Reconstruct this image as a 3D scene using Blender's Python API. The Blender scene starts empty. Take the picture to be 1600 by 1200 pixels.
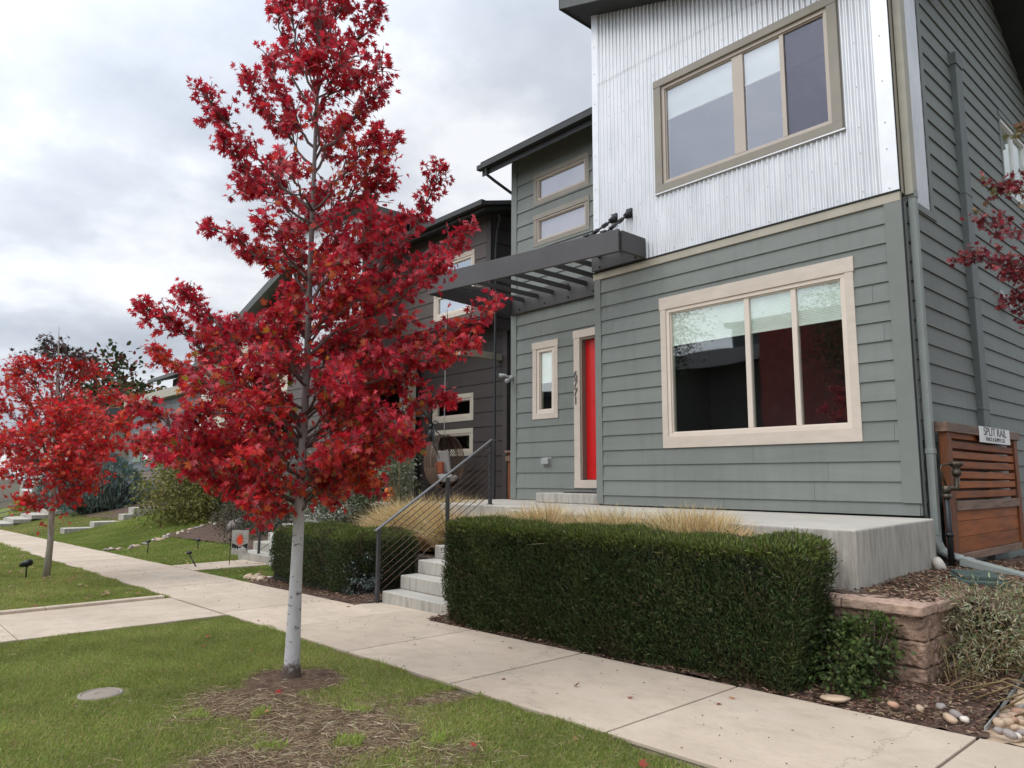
import bpy, math, random
import numpy as np
from mathutils import Matrix, Vector

rng = np.random.default_rng(11)
random.seed(5)
scene = bpy.context.scene
COL = scene.collection

# ------------------------------------------------------------------ materials
def new_mat(name):
    m = bpy.data.materials.new(name)
    m.use_nodes = True
    nt = m.node_tree
    nt.nodes.clear()
    out = nt.nodes.new('ShaderNodeOutputMaterial')
    return m, nt, out

def N(nt, kind, **kw):
    n = nt.nodes.new(kind)
    for k, v in kw.items():
        if k in n.inputs:
            n.inputs[k].default_value = v
        else:
            setattr(n, k, v)
    return n

def coords(nt, scale=(1, 1, 1)):
    tc = N(nt, 'ShaderNodeTexCoord')
    mp = N(nt, 'ShaderNodeMapping')
    mp.inputs['Scale'].default_value = scale
    nt.links.new(tc.outputs['Object'], mp.inputs['Vector'])
    return mp.outputs['Vector']

def noise(nt, vec, scale, detail=4, rough=.55):
    n = N(nt, 'ShaderNodeTexNoise')
    n.inputs['Scale'].default_value = scale
    n.inputs['Detail'].default_value = detail
    n.inputs['Roughness'].default_value = rough
    nt.links.new(vec, n.inputs['Vector'])
    return n.outputs['Fac']

def ramp(nt, fac, stops):
    r = N(nt, 'ShaderNodeValToRGB')
    els = r.color_ramp.elements
    while len(els) > 1:
        els.remove(els[-1])
    els[0].position = stops[0][0]; els[0].color = (*stops[0][1], 1)
    for p, c in stops[1:]:
        e = els.new(p); e.color = (*c, 1)
    nt.links.new(fac, r.inputs['Fac'])
    return r.outputs['Color']

def mixc(nt, fac, a, b, mode='MIX'):
    m = N(nt, 'ShaderNodeMix', data_type='RGBA', blend_type=mode)
    for s, v in ((m.inputs[0], fac), (m.inputs[6], a), (m.inputs[7], b)):
        if isinstance(v, (int, float)): s.default_value = v
        elif isinstance(v, tuple): s.default_value = (*v, 1) if len(v) == 3 else v
        else: nt.links.new(v, s)
    return m.outputs[2]

def bump(nt, height, strength, dist=.01):
    b = N(nt, 'ShaderNodeBump')
    b.inputs['Strength'].default_value = strength
    b.inputs['Distance'].default_value = dist
    nt.links.new(height, b.inputs['Height'])
    return b.outputs['Normal']

def principled(nt, out, color, rough=.6, metal=0., normal=None, spec=.5):
    p = N(nt, 'ShaderNodeBsdfPrincipled')
    if isinstance(color, tuple): p.inputs['Base Color'].default_value = (*color, 1)
    else: nt.links.new(color, p.inputs['Base Color'])
    if isinstance(rough, (int, float)): p.inputs['Roughness'].default_value = rough
    else: nt.links.new(rough, p.inputs['Roughness'])
    p.inputs['Metallic'].default_value = metal
    p.inputs['Specular IOR Level'].default_value = spec
    if normal is not None: nt.links.new(normal, p.inputs['Normal'])
    nt.links.new(p.outputs[0], out.inputs['Surface'])
    return p

def sc(c, k): return tuple(min(1., x * k) for x in c)

def mat(name, c, rough=.6, var=.12, nscale=6., stretch=(1, 1, 1), bstr=.15, bscale=60., metal=0., spec=.4, bdist=.01,
        stain=None, stain_amt=.3, stain_scale=1.2, island=0.):
    m, nt, out = new_mat(name)
    v = coords(nt, stretch)
    f = noise(nt, v, nscale, 5)
    col = ramp(nt, f, [(.3, sc(c, 1 - var)), (.7, sc(c, 1 + var))])
    if stain:
        v2 = coords(nt)
        f2 = noise(nt, v2, stain_scale, 6, .65)
        k = ramp(nt, f2, [(.45, (0, 0, 0)), (.7, (stain_amt,) * 3)])
        col = mixc(nt, k, col, stain)
    if island:
        g = N(nt, 'ShaderNodeNewGeometry')
        k = ramp(nt, g.outputs['Random Per Island'], [(0, (1 - island,) * 3), (1, (1 + island,) * 3)])
        col = mixc(nt, 1., col, k, 'MULTIPLY')
    nrm = None
    if bstr:
        nrm = bump(nt, noise(nt, v, bscale, 4), bstr, bdist)
    principled(nt, out, col, rough, metal, nrm, spec)
    return m

def attr_mat(name, rough=.55, transl=.35, spec=.3, tintn=0.):
    m, nt, out = new_mat(name)
    a = N(nt, 'ShaderNodeAttribute', attribute_name='Col')
    p = N(nt, 'ShaderNodeBsdfPrincipled')
    nt.links.new(a.outputs['Color'], p.inputs['Base Color'])
    p.inputs['Roughness'].default_value = rough
    p.inputs['Specular IOR Level'].default_value = spec
    t = N(nt, 'ShaderNodeBsdfTranslucent')
    nt.links.new(a.outputs['Color'], t.inputs['Color'])
    mx = N(nt, 'ShaderNodeMixShader')
    mx.inputs[0].default_value = transl
    nt.links.new(p.outputs[0], mx.inputs[1]); nt.links.new(t.outputs[0], mx.inputs[2])
    nt.links.new(mx.outputs[0], out.inputs['Surface'])
    return m

def glass_mat(name, tint=(.9, .93, 1.), base=.2):
    m, nt, out = new_mat(name)
    g = N(nt, 'ShaderNodeBsdfGlossy'); g.inputs['Roughness'].default_value = .02
    g.inputs['Color'].default_value = (*tint, 1)
    # slightly wavy float glass
    v = coords(nt)
    nt.links.new(bump(nt, noise(nt, v, 1.6, 1), .05, .02), g.inputs['Normal'])
    t = N(nt, 'ShaderNodeBsdfTransparent'); t.inputs['Color'].default_value = (.93, .96, .94, 1)
    lw = N(nt, 'ShaderNodeFresnel'); lw.inputs['IOR'].default_value = 1.5
    ma = N(nt, 'ShaderNodeMath', operation='ADD', use_clamp=True); ma.inputs[1].default_value = base
    nt.links.new(lw.outputs[0], ma.inputs[0])
    ge = N(nt, 'ShaderNodeNewGeometry')        # the far face of the pane must not act as a total reflector
    fr = N(nt, 'ShaderNodeMath', operation='SUBTRACT'); fr.inputs[0].default_value = 1.; nt.links.new(ge.outputs['Backfacing'], fr.inputs[1])
    mf = N(nt, 'ShaderNodeMath', operation='MULTIPLY'); nt.links.new(ma.outputs[0], mf.inputs[0]); nt.links.new(fr.outputs[0], mf.inputs[1])
    mx = N(nt, 'ShaderNodeMixShader')
    nt.links.new(mf.outputs[0], mx.inputs[0]); nt.links.new(t.outputs[0], mx.inputs[1]); nt.links.new(g.outputs[0], mx.inputs[2])
    nt.links.new(mx.outputs[0], out.inputs['Surface'])
    return m

def concrete_mat(name, c, streaks=False, speck=.25, warm=(.46, .36, .27), mott=0):
    m, nt, out = new_mat(name)
    v = coords(nt)
    f = noise(nt, v, 1.3, 7, .62)
    col = ramp(nt, f, [(.3, sc(c, .86)), (.7, sc(c, 1.1))])
    f2 = noise(nt, v, .55, 4)
    col = mixc(nt, ramp(nt, f2, [(.4, (0, 0, 0)), (.7, (.35,) * 3)]), col, warm)
    f3 = noise(nt, v, 26., 3, .7)
    col = mixc(nt, ramp(nt, f3, [(.62, (0, 0, 0)), (.74, (speck,) * 3)]), col, sc(c, .5))
    f4 = noise(nt, v, 95., 2, .7)
    col = mixc(nt, ramp(nt, f4, [(.5, (0, 0, 0)), (.8, (.25,) * 3)]), col, sc(c, .62))
    if mott:      # ingrained grime, leaf-tannin blotches, a few hairline cracks
        f5 = noise(nt, coords(nt, (1, 1.6, 1)), 3.4, 8, .72)
        col = mixc(nt, ramp(nt, f5, [(.47, (0, 0, 0)), (.68, (.58,) * 3)]), col, sc(c, .70))
        f6 = noise(nt, coords(nt, (.5, 2.2, 1)), 1.1, 6, .6)
        col = mixc(nt, ramp(nt, f6, [(.54, (0, 0, 0)), (.72, (.35,) * 3)]), col, (.50, .44, .37))
        vo = N(nt, 'ShaderNodeTexVoronoi', feature='DISTANCE_TO_EDGE'); vo.inputs['Scale'].default_value = .38
        dn = noise(nt, v, 2.2, 5, .7)
        av = N(nt, 'ShaderNodeVectorMath', operation='MULTIPLY_ADD'); av.inputs[1].default_value = (.5, .5, .5)
        cv = N(nt, 'ShaderNodeCombineXYZ'); nt.links.new(dn, cv.inputs[0]); nt.links.new(dn, cv.inputs[1])
        nt.links.new(cv.outputs[0], av.inputs[0]); nt.links.new(v, av.inputs[2]); nt.links.new(av.outputs[0], vo.inputs['Vector'])
        col = mixc(nt, ramp(nt, vo.outputs['Distance'], [(.0, (.5,) * 3), (.004, (0, 0, 0))]), col, sc(c, .42))
    if streaks:
        # rain runs on the vertical faces only: they hang from the top edge, so they follow the face direction
        vs = coords(nt, (6, 6, .9))
        s = noise(nt, vs, 2.1, 8, .74)
        gg = N(nt, 'ShaderNodeNewGeometry'); sn = N(nt, 'ShaderNodeSeparateXYZ'); nt.links.new(gg.outputs['Normal'], sn.inputs[0])
        ab = N(nt, 'ShaderNodeMath', operation='LESS_THAN'); ab.inputs[1].default_value = .5; nt.links.new(sn.outputs['Z'], ab.inputs[0])
        ml = N(nt, 'ShaderNodeMath', operation='MULTIPLY'); nt.links.new(ab.outputs[0], ml.inputs[0])
        nt.links.new(ramp(nt, s, [(.44, (0, 0, 0)), (.66, (.78,) * 3)]), ml.inputs[1])
        col = mixc(nt, ml.outputs[0], col, sc(c, .5))
    g = N(nt, 'ShaderNodeNewGeometry')
    k = ramp(nt, g.outputs['Random Per Island'], [(0, (.93,) * 3), (1, (1.05,) * 3)])
    col = mixc(nt, 1., col, k, 'MULTIPLY')
    principled(nt, out, col, .85, 0, bump(nt, noise(nt, v, 140., 4, .7), .25, .004), .25)
    return m

def wood_mat(name, c, axis=0):
    m, nt, out = new_mat(name)
    s = [9., 9., 9.]; s[axis] = .7
    v = coords(nt, tuple(s))
    f = noise(nt, v, 2.2, 6, .65)
    col = ramp(nt, f, [(.28, sc(c, .45)), (.5, c), (.75, sc(c, 1.45))])
    g = N(nt, 'ShaderNodeNewGeometry')
    k = ramp(nt, g.outputs['Random Per Island'], [(0, (.7, .66, .62)), (1, (1.2, 1.15, 1.1))])
    col = mixc(nt, 1., col, k, 'MULTIPLY')
    v2 = coords(nt)
    f2 = noise(nt, v2, 2.5, 5)
    col = mixc(nt, ramp(nt, f2, [(.5, (0, 0, 0)), (.75, (.45,) * 3)]), col, (.12, .085, .06))
    principled(nt, out, col, .6, 0, bump(nt, f, .3, .004), .35)
    return m

def siding_mat(name, c, warp=0):
    """painted fibre-cement lap boards: pressed wood grain, board to board tone, faint dirt runs"""
    m, nt, out = new_mat(name)
    v = coords(nt, (1.2, 1.2, 28))
    f = noise(nt, v, 3.0, 5, .6)
    v2 = coords(nt)
    f2 = noise(nt, v2, .9, 5, .6)
    col = ramp(nt, f2, [(.3, sc(c, .92)), (.7, sc(c, 1.07))])
    vs = coords(nt, (7, 7, .6))
    f3 = noise(nt, vs, 1.1, 5, .6)
    col = mixc(nt, ramp(nt, f3, [(.48, (0, 0, 0)), (.78, (.34,) * 3)]), col, sc(c, .66))
    col = mixc(nt, ramp(nt, f, [(.35, (.16,) * 3), (.6, (0, 0, 0))]), col, sc(c, .7))
    g = N(nt, 'ShaderNodeNewGeometry')
    k = ramp(nt, g.outputs['Random Per Island'], [(0, (.925,) * 3), (1, (1.05,) * 3)])
    col = mixc(nt, 1., col, k, 'MULTIPLY')
    b1 = N(nt, 'ShaderNodeBump'); b1.inputs['Strength'].default_value = .25; b1.inputs['Distance'].default_value = .06   # boards are never quite flat
    nt.links.new(noise(nt, coords(nt, (.8, .8, 3)), 1.1, 2), b1.inputs['Height'])
    b2 = N(nt, 'ShaderNodeBump'); b2.inputs['Strength'].default_value = .35; b2.inputs['Distance'].default_value = .003
    nt.links.new(f, b2.inputs['Height']); nt.links.new(b1.outputs['Normal'], b2.inputs['Normal'])
    principled(nt, out, col, .62, 0, b2.outputs['Normal'], .35)
    return m

M = {}
M['siding'] = siding_mat('grey_green_siding', (.183, .198, .181))
M['trim_grey'] = mat('grey_painted_trim', (.175, .189, .172), .6, .05, 3, bstr=.12, bscale=90)
M['trim_tan'] = mat('tan_painted_trim', (.40, .365, .29), .6, .06, 3, stain=(.22, .19, .15), stain_amt=.25, bstr=.12)
M['trim_taupe'] = mat('taupe_window_trim', (.27, .245, .20), .6, .06, 3, stain=(.16, .14, .11), stain_amt=.3, bstr=.12)
M['trim_cream'] = mat('cream_painted_trim', (.57, .49, .41), .6, .06, 4, stain=(.4, .33, .27), stain_amt=.25, stretch=(1, 1, 3), bstr=.2)
M['vinyl'] = mat('cream_vinyl_frame', (.66, .57, .48), .4, .03, 3, bstr=0, spec=.5)
M['vinyl_tan'] = mat('tan_vinyl_frame', (.45, .385, .32), .4, .03, 3, bstr=0, spec=.5)
M['dark_gap'] = mat('dark_gap', (.02, .02, .02), .8, .1, 3, bstr=0)
M['glass'] = glass_mat('window_glass', (.88, .92, .92), .17)
M['glass_up'] = glass_mat('coated_window_glass', (.84, .84, .90), .24)
M['glass_far'] = glass_mat('neighbour_window_glass', (.85, .92, 1.), .3)
M['screen'] = mat('insect_screen', (.07, .07, .085), .5, .15, 5, bstr=0, spec=.6)
M['unlit_dark'] = mat('painted_unlit_dark', (.035, .035, .035), .9, .2, 1.5, bstr=0)  # near-black paints the unlit rooms and the shade under far eaves
M['metal'] = None
M['roof'] = mat('dark_roof_shingle', (.045, .043, .045), .9, .25, 9, bstr=.5, bscale=40)
M['fascia'] = mat('dark_fascia', (.03, .032, .032), .55, .15, 4, bstr=.05)
M['fascia_grey'] = mat('weathered_fascia', (.085, .09, .085), .6, .15, 4, bstr=.05)
M['steel'] = mat('charcoal_painted_steel', (.062, .058, .058), .5, .12, 2.5, bstr=.08, bscale=30, spec=.5)
M['rail'] = mat('dark_bronze_rail', (.06, .06, .062), .45, .2, 10, metal=.3, bstr=.05)
M['cap_rail'] = mat('worn_rail_cap', (.15, .15, .15), .4, .2, 20, metal=.6, bstr=.1)
M['cable'] = mat('rusty_cable', (.10, .062, .045), .5, .35, 12, metal=.3, bstr=.1)
M['black'] = mat('black_plastic', (.012, .012, .013), .45, .15, 8, bstr=.05)
M['red_door'] = mat('red_painted_door', (.62, .012, .012), .35, .06, 2, bstr=.05, bscale=20, spec=.5)
M['digit'] = mat('brushed_digit', (.16, .16, .15), .35, .1, 10, metal=.7, bstr=0)
M['grey_plastic'] = mat('grey_vent_plastic', (.32, .33, .32), .5, .08, 8, bstr=0)
M['white'] = mat('white_paint', (.78, .77, .74), .5, .05, 5, bstr=.05)
M['blind'] = mat('cellular_shade', (.86, .88, .84), .8, .05, 4, bstr=0)
M['shade'] = mat('roller_shade', (.66, .66, .66), .8, .04, 3, bstr=0)
M['walk'] = concrete_mat('sidewalk_concrete', (.54, .445, .345), speck=.4, warm=(.43, .33, .24), mott=1)
M['conc'] = concrete_mat('step_concrete', (.44, .42, .37), True, .2, (.38, .35, .3))
M['slab'] = concrete_mat('porch_concrete', (.46, .43, .375), True, .15, (.40, .365, .31))
M['joint'] = mat('joint_dirt', (.06, .05, .04), .95, .3, 20, bstr=.3)
M['asphalt'] = mat('asphalt', (.05, .05, .052), .9, .2, 30, bstr=.4)
M['soil'] = mat('bark_mulch', (.085, .05, .036), .95, .55, 22, bstr=1., bscale=70, stain=(.16, .11, .075), stain_amt=.6, stain_scale=9)
M['wood_gate'] = wood_mat('stained_cedar', (.29, .088, .022), 1)
M['wood_post'] = wood_mat('stained_cedar_upright', (.21, .07, .024), 2)
M['wood_grey'] = wood_mat('weathered_cedar', (.2, .13, .095), 1)
M['block'] = mat('split_face_block', (.26, .17, .12), .95, .45, 14, bstr=1., bscale=13, bdist=.06, stain=(.16, .105, .08), stain_amt=.7, stain_scale=6, island=.14)
M['blockcap'] = mat('block_cap', (.37, .255, .19), .95, .25, 20, bstr=.8, bscale=40, island=.08, stain=(.25, .17, .13), stain_amt=.5, stain_scale=4)
M['stonegrey'] = mat('grey_block', (.26, .20, .17), .9, .25, 9, bstr=.8, bscale=26, island=.1)
M['valve'] = mat('green_valve_lid', (.05, .075, .066), .6, .1, 12, bstr=.2)
M['pipe_grey'] = mat('grey_painted_pipe', (.25, .275, .255), .5, .08, 5, bstr=.05)
M['pipe_dark'] = mat('dark_grey_pipe', (.12, .135, .128), .55, .1, 5, bstr=.05)
M['pipe_tan'] = mat('tan_painted_pipe', (.36, .335, .27), .5, .08, 5, bstr=.05)
M['brass'] = mat('dull_brass', (.09, .075, .055), .45, .3, 20, metal=.7, bstr=.1)
M['orange'] = mat('pumpkin_skin', (.75, .16, .012), .4, .18, 6, bstr=.1)
M['stem'] = mat('dry_stem', (.18, .13, .06), .8, .2, 12, bstr=.2)
M['wicker'] = mat('brown_wicker', (.12, .075, .05), .6, .35, 40, bstr=.5, bscale=80)
M['cushion'] = mat('pale_cushion', (.52, .49, .45), .9, .08, 6, bstr=.1)
M['rust_cloth'] = mat('rust_cushion', (.45, .12, .06), .9, .1, 6, bstr=.1)
M['brown'] = siding_mat('dark_brown_siding', (.046, .036, .034))
M['brown_trim'] = mat('dark_brown_trim', (.05, .041, .039), .6, .08, 3, bstr=.1)
M['brown_up'] = siding_mat('taupe_brown_siding', (.105, .086, .078))
M['cream'] = siding_mat('cream_siding', (.58, .52, .42))
M['far_grey'] = siding_mat('slate_siding', (.13, .145, .15))
M['sage'] = mat('sage_panel', (.19, .24, .19), .7, .1, 2, bstr=.1)
M['brick'] = None
M['bark'] = None
M['bark_dark'] = mat('grey_brown_bark', (.16, .12, .10), .9, .35, 18, stretch=(1, 1, .25), bstr=.8, bscale=40)
M['leaf'] = attr_mat('red_maple_leaf', .42, .42, .45)
M['green'] = attr_mat('green_foliage', .6, .3, .25)
M['needle'] = attr_mat('evergreen_foliage', .6, .12, .2)
M['straw'] = attr_mat('dry_grass', .7, .3, .2)
M['grass'] = attr_mat('grass_blade', .5, .5, .2)
M['chip'] = attr_mat('wood_chip', .9, 0., .1)
M['rock'] = mat('river_cobble', (.46, .34, .235), .6, .3, 7, bstr=.25, bscale=60, stain=(.55, .4, .28), stain_amt=.6, stain_scale=12)
M['rockg'] = mat('grey_cobble', (.30, .26, .24), .6, .3, 7, bstr=.25, bscale=60, stain=(.2, .15, .13), stain_amt=.6, stain_scale=12)
M['rockw'] = mat('pale_cobble', (.6, .54, .46), .6, .15, 7, bstr=.25, bscale=60)
M['rockr'] = mat('rusty_cobble', (.40, .235, .155), .6, .2, 7, bstr=.25, bscale=60)
M['red_brick'] = mat('dark_red_stucco', (.34, .07, .06), .9, .2, 3, bstr=.2)
M['manhole'] = concrete_mat('worn_concrete_lid', (.27, .24, .20))

def metal_mat():
    m, nt, out = new_mat('galvanised_corrugated_steel')
    v = coords(nt, (1, 1, .35))
    f = noise(nt, v, 3., 6, .65)
    col = ramp(nt, f, [(.3, (.56, .57, .58)), (.7, (.72, .725, .735))])
    f2 = noise(nt, coords(nt, (16, 16, .9)), 1.5, 4)
    col = mixc(nt, ramp(nt, f2, [(.55, (0, 0, 0)), (.75, (.2,) * 3)]), col, (.5, .51, .52))
    principled(nt, out, col, ramp(nt, f, [(.3, (.38,) * 3), (.7, (.5,) * 3)]), .45, None, .5)
    return m
M['metal'] = metal_mat()
M['metal_flat'] = mat('flat_galvanised_flashing', (.64, .65, .66), .42, .05, 4, metal=.45, bstr=.05, bscale=10)

def brick_mat():
    m, nt, out = new_mat('tan_brick')
    tc = N(nt, 'ShaderNodeTexCoord')
    sx = N(nt, 'ShaderNodeSeparateXYZ'); nt.links.new(tc.outputs['Object'], sx.inputs[0])
    ad = N(nt, 'ShaderNodeMath', operation='ADD')
    nt.links.new(sx.outputs['X'], ad.inputs[0]); nt.links.new(sx.outputs['Y'], ad.inputs[1])
    cx = N(nt, 'ShaderNodeCombineXYZ')
    nt.links.new(ad.outputs[0], cx.inputs['X']); nt.links.new(sx.outputs['Z'], cx.inputs['Y'])
    b = N(nt, 'ShaderNodeTexBrick')
    b.inputs['Scale'].default_value = 1.
    b.inputs['Brick Width'].default_value = .6; b.inputs['Row Height'].default_value = .2
    b.inputs['Mortar Size'].default_value = .025
    b.inputs['Color1'].default_value = (.33, .25, .20, 1); b.inputs['Color2'].default_value = (.25, .19, .155, 1)
    b.inputs['Mortar'].default_value = (.14, .12, .11, 1)
    nt.links.new(cx.outputs[0], b.inputs['Vector'])
    principled(nt, out, b.outputs['Color'], .9)
    return m
M['brick'] = brick_mat()

def bark_mat():
    """pale grey young-maple bark: dark scars, brown rough base below the lawn line, browner limbs"""
    m, nt, out = new_mat('pale_maple_bark')
    v = coords(nt)
    f = noise(nt, coords(nt, (1, 1, .4)), 9, 6, .6)
    col = ramp(nt, f, [(.3, (.46, .445, .445)), (.7, (.62, .60, .60))])
    s = noise(nt, coords(nt, (4, 4, 7)), 3.6, 4, .6)
    col = mixc(nt, ramp(nt, s, [(.60, (0, 0, 0)), (.66, (.85,) * 3)]), col, (.085, .07, .065))
    tc = N(nt, 'ShaderNodeTexCoord'); sx = N(nt, 'ShaderNodeSeparateXYZ')
    nt.links.new(tc.outputs['Object'], sx.inputs[0])
    w = noise(nt, v, 30, 3)
    ad = N(nt, 'ShaderNodeMath', operation='MULTIPLY_ADD'); ad.inputs[1].default_value = .22
    nt.links.new(w, ad.inputs[0]); nt.links.new(sx.outputs['Z'], ad.inputs[2])
    mr = N(nt, 'ShaderNodeMapRange')
    mr.inputs['From Min'].default_value = -1.54; mr.inputs['From Max'].default_value = -1.45
    mr.inputs['To Min'].default_value = 1; mr.inputs['To Max'].default_value = 0
    nt.links.new(ad.outputs[0], mr.inputs['Value'])
    col = mixc(nt, mr.outputs[0], col, (.10, .07, .055))
    m2 = N(nt, 'ShaderNodeMapRange')
    m2.inputs['From Min'].default_value = -.4; m2.inputs['From Max'].default_value = 1.2
    m2.inputs['To Min'].default_value = 0; m2.inputs['To Max'].default_value = .75
    nt.links.new(ad.outputs[0], m2.inputs['Value'])
    col = mixc(nt, m2.outputs[0], col, (.085, .06, .052))
    principled(nt, out, col, .8, 0, bump(nt, f, .4, .006), .25)
    return m
M['bark'] = bark_mat()

# ------------------------------------------------------------------ mesh builder
class MB:
    def __init__(s): s.v = []; s.f = []
    def add(s, vs, fs):
        o = len(s.v); s.v.extend([tuple(map(float, p)) for p in vs]); s.f.extend([tuple(i + o for i in f) for f in fs]); return s
    def hexa(s, p):          # p: 4 bottom ccw, 4 top ccw
        return s.add(p, [(3, 2, 1, 0), (4, 5, 6, 7), (0, 1, 5, 4), (1, 2, 6, 5), (2, 3, 7, 6), (3, 0, 4, 7)])
    def box(s, x0, x1, y0, y1, z0, z1):
        x0, x1 = sorted((x0, x1)); y0, y1 = sorted((y0, y1)); z0, z1 = sorted((z0, z1))
        return s.hexa([(x0, y0, z0), (x1, y0, z0), (x1, y1, z0), (x0, y1, z0), (x0, y0, z1), (x1, y0, z1), (x1, y1, z1), (x0, y1, z1)])
    def prism(s, poly, z0, z1):   # poly ccw in xy, z0/z1 scalars or lists
        n = len(poly)
        a = z0 if hasattr(z0, '__len__') else [z0] * n
        b = z1 if hasattr(z1, '__len__') else [z1] * n
        vs = [(p[0], p[1], a[i]) for i, p in enumerate(poly)] + [(p[0], p[1], b[i]) for i, p in enumerate(poly)]
        fs = [tuple(range(n - 1, -1, -1)), tuple(range(n, 2 * n))] + [(i, (i + 1) % n, n + (i + 1) % n, n + i) for i in range(n)]
        return s.add(vs, fs)
    def bar(s, a, b, w, h, up=(0, 0, 1)):
        a = Vector(a); b = Vector(b); d = (b - a).normalized(); u = Vector(up)
        sx = d.cross(u)
        if sx.length < 1e-4: sx = d.cross(Vector((1, 0, 0)))
        sx.normalize(); uy = sx.cross(d).normalized()
        sx *= w / 2; uy *= h / 2
        return s.hexa([a - sx - uy, a + sx - uy, b + sx - uy, b - sx - uy, a - sx + uy, a + sx + uy, b + sx + uy, b - sx + uy])
    def tube(s, path, radii, n=8, cap=True):
        P = [Vector(p) for p in path]
        if not hasattr(radii, '__len__'): radii = [radii] * len(P)
        o = len(s.v); prev = None
        for i, p in enumerate(P):
            d = (P[min(i + 1, len(P) - 1)] - P[max(i - 1, 0)]).normalized()
            if prev is None:
                prev = d.cross(Vector((0, 0, 1)))
                if prev.length < 1e-3: prev = d.cross(Vector((1, 0, 0)))
            e1 = (prev - d * prev.dot(d)).normalized(); prev = e1
            e2 = d.cross(e1)
            for k in range(n):
                t = 2 * math.pi * k / n
                s.v.append(tuple(p + (e1 * math.cos(t) + e2 * math.sin(t)) * radii[i]))
        for i in range(len(P) - 1):
            for k in range(n):
                a = o + i * n + k; b = o + i * n + (k + 1) % n
                s.f.append((a, b, b + n, a + n))
        if cap:
            s.f.append(tuple(o + k for k in range(n - 1, -1, -1)))
            s.f.append(tuple(o + (len(P) - 1) * n + k for k in range(n)))
        return s
    def lathe(s, c, prof, n=16, ribs=0, ribamp=0.):
        o = len(s.v)
        for r, z in prof:
            for k in range(n):
                t = 2 * math.pi * k / n
                rr = r * (1 - ribamp * (abs(math.cos(t * ribs / 2)) < .3)) if ribs else r
                s.v.append((c[0] + rr * math.cos(t), c[1] + rr * math.sin(t), c[2] + z))
        for i in range(len(prof) - 1):
            for k in range(n):
                a = o + i * n + k; b = o + i * n + (k + 1) % n
                s.f.append((a, b, b + n, a + n))
        s.f.append(tuple(o + k for k in range(n - 1, -1, -1)))
        s.f.append(tuple(o + (len(prof) - 1) * n + k for k in range(n)))
        return s
    def build(s, name, m, parent=None, smooth=False, bevel=0., seg=2):
        me = bpy.data.meshes.new(name)
        me.from_pydata(s.v, [], s.f); me.update()
        return link(name, me, m, parent, smooth, bevel, seg)

def link(name, me, m, parent=None, smooth=False, bevel=0., seg=2):
    if m is not None: me.materials.append(M[m] if isinstance(m, str) else m)
    if smooth:
        me.polygons.foreach_set('use_smooth', [True] * len(me.polygons))
    o = bpy.data.objects.new(name, me); COL.objects.link(o)
    if bevel:
        b = o.modifiers.new('edge', 'BEVEL'); b.width = bevel; b.segments = seg; b.limit_method = 'ANGLE'; b.angle_limit = .7
    if parent is not None:
        o.parent = parent
        if parent.type == 'EMPTY': o.matrix_parent_inverse = Matrix.Translation(-parent.location)
    return o

def tag(o, label, cat, group=None, kind=None):
    o['label'] = label; o['category'] = cat
    if group: o['group'] = group
    if kind: o['kind'] = kind
    return o

def thing(name, loc, label, cat, group=None):
    o = bpy.data.objects.new(name, None); COL.objects.link(o)
    o.location = loc; o.empty_display_size = .2
    return tag(o, label, cat, group)

def struct(o): o['kind'] = 'structure'; return o
def stuff(o, label, cat): o['kind'] = 'stuff'; return tag(o, label, cat)

def np_mesh(name, verts, faces_flat, loop_starts, loop_tot, col=None):
    me = bpy.data.meshes.new(name)
    me.vertices.add(len(verts)); me.vertices.foreach_set('co', np.ascontiguousarray(verts, np.float32).ravel())
    me.loops.add(len(faces_flat)); me.loops.foreach_set('vertex_index', np.ascontiguousarray(faces_flat, np.int32))
    me.polygons.add(len(loop_starts)); me.polygons.foreach_set('loop_start', np.ascontiguousarray(loop_starts, np.int32))
    if col is not None:
        a = me.attributes.new('Col', 'FLOAT_COLOR', 'POINT')
        c4 = np.ones((len(verts), 4), np.float32); c4[:, :3] = col
        a.data.foreach_set('color', c4.ravel())
    me.update(calc_edges=True); me.validate()
    return me

def fans(name, V, F, col):
    """V (n,k,3) vertices of n little shapes; F list of triangles/quads within one shape; col (n,3)"""
    n, k, _ = V.shape
    idx = np.concatenate([np.array(f) for f in F])
    lens = np.array([len(f) for f in F])
    flat = (np.arange(n)[:, None] * k + idx[None]).ravel()
    tot = np.tile(lens, n); st = np.concatenate([[0], np.cumsum(tot)[:-1]])
    return np_mesh(name, V.reshape(-1, 3), flat, st, tot, np.repeat(col, k, 0))

def unit(a): return a / np.maximum(np.linalg.norm(a, axis=-1, keepdims=True), 1e-9)

def blades(name, P, D, L, Wd, col, bend=.25, diamond=False):
    """thin blades: base P (n,3), direction D, length L (n,), width Wd (n,)"""
    n = len(P)
    side = unit(np.cross(D, rng.normal(size=(n, 3))))
    L = L[:, None]; w = Wd[:, None] / 2
    droop = np.zeros((n, 3)); droop[:, 2] = -1
    mid = P + D * L * .5
    tip = P + D * L + (droop * .6 + unit(np.cross(D, side)) * .6) * L * bend
    if diamond:
        V = np.stack([P, mid - side * w, tip, mid + side * w], 1)
        return fans(name, V, [(0, 1, 2, 3)], col)
    V = np.stack([P - side * w, P + side * w, mid + side * w * .8, mid - side * w * .8, tip], 1)
    return fans(name, V, [(0, 1, 2, 3), (3, 2, 4)], col)

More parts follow.
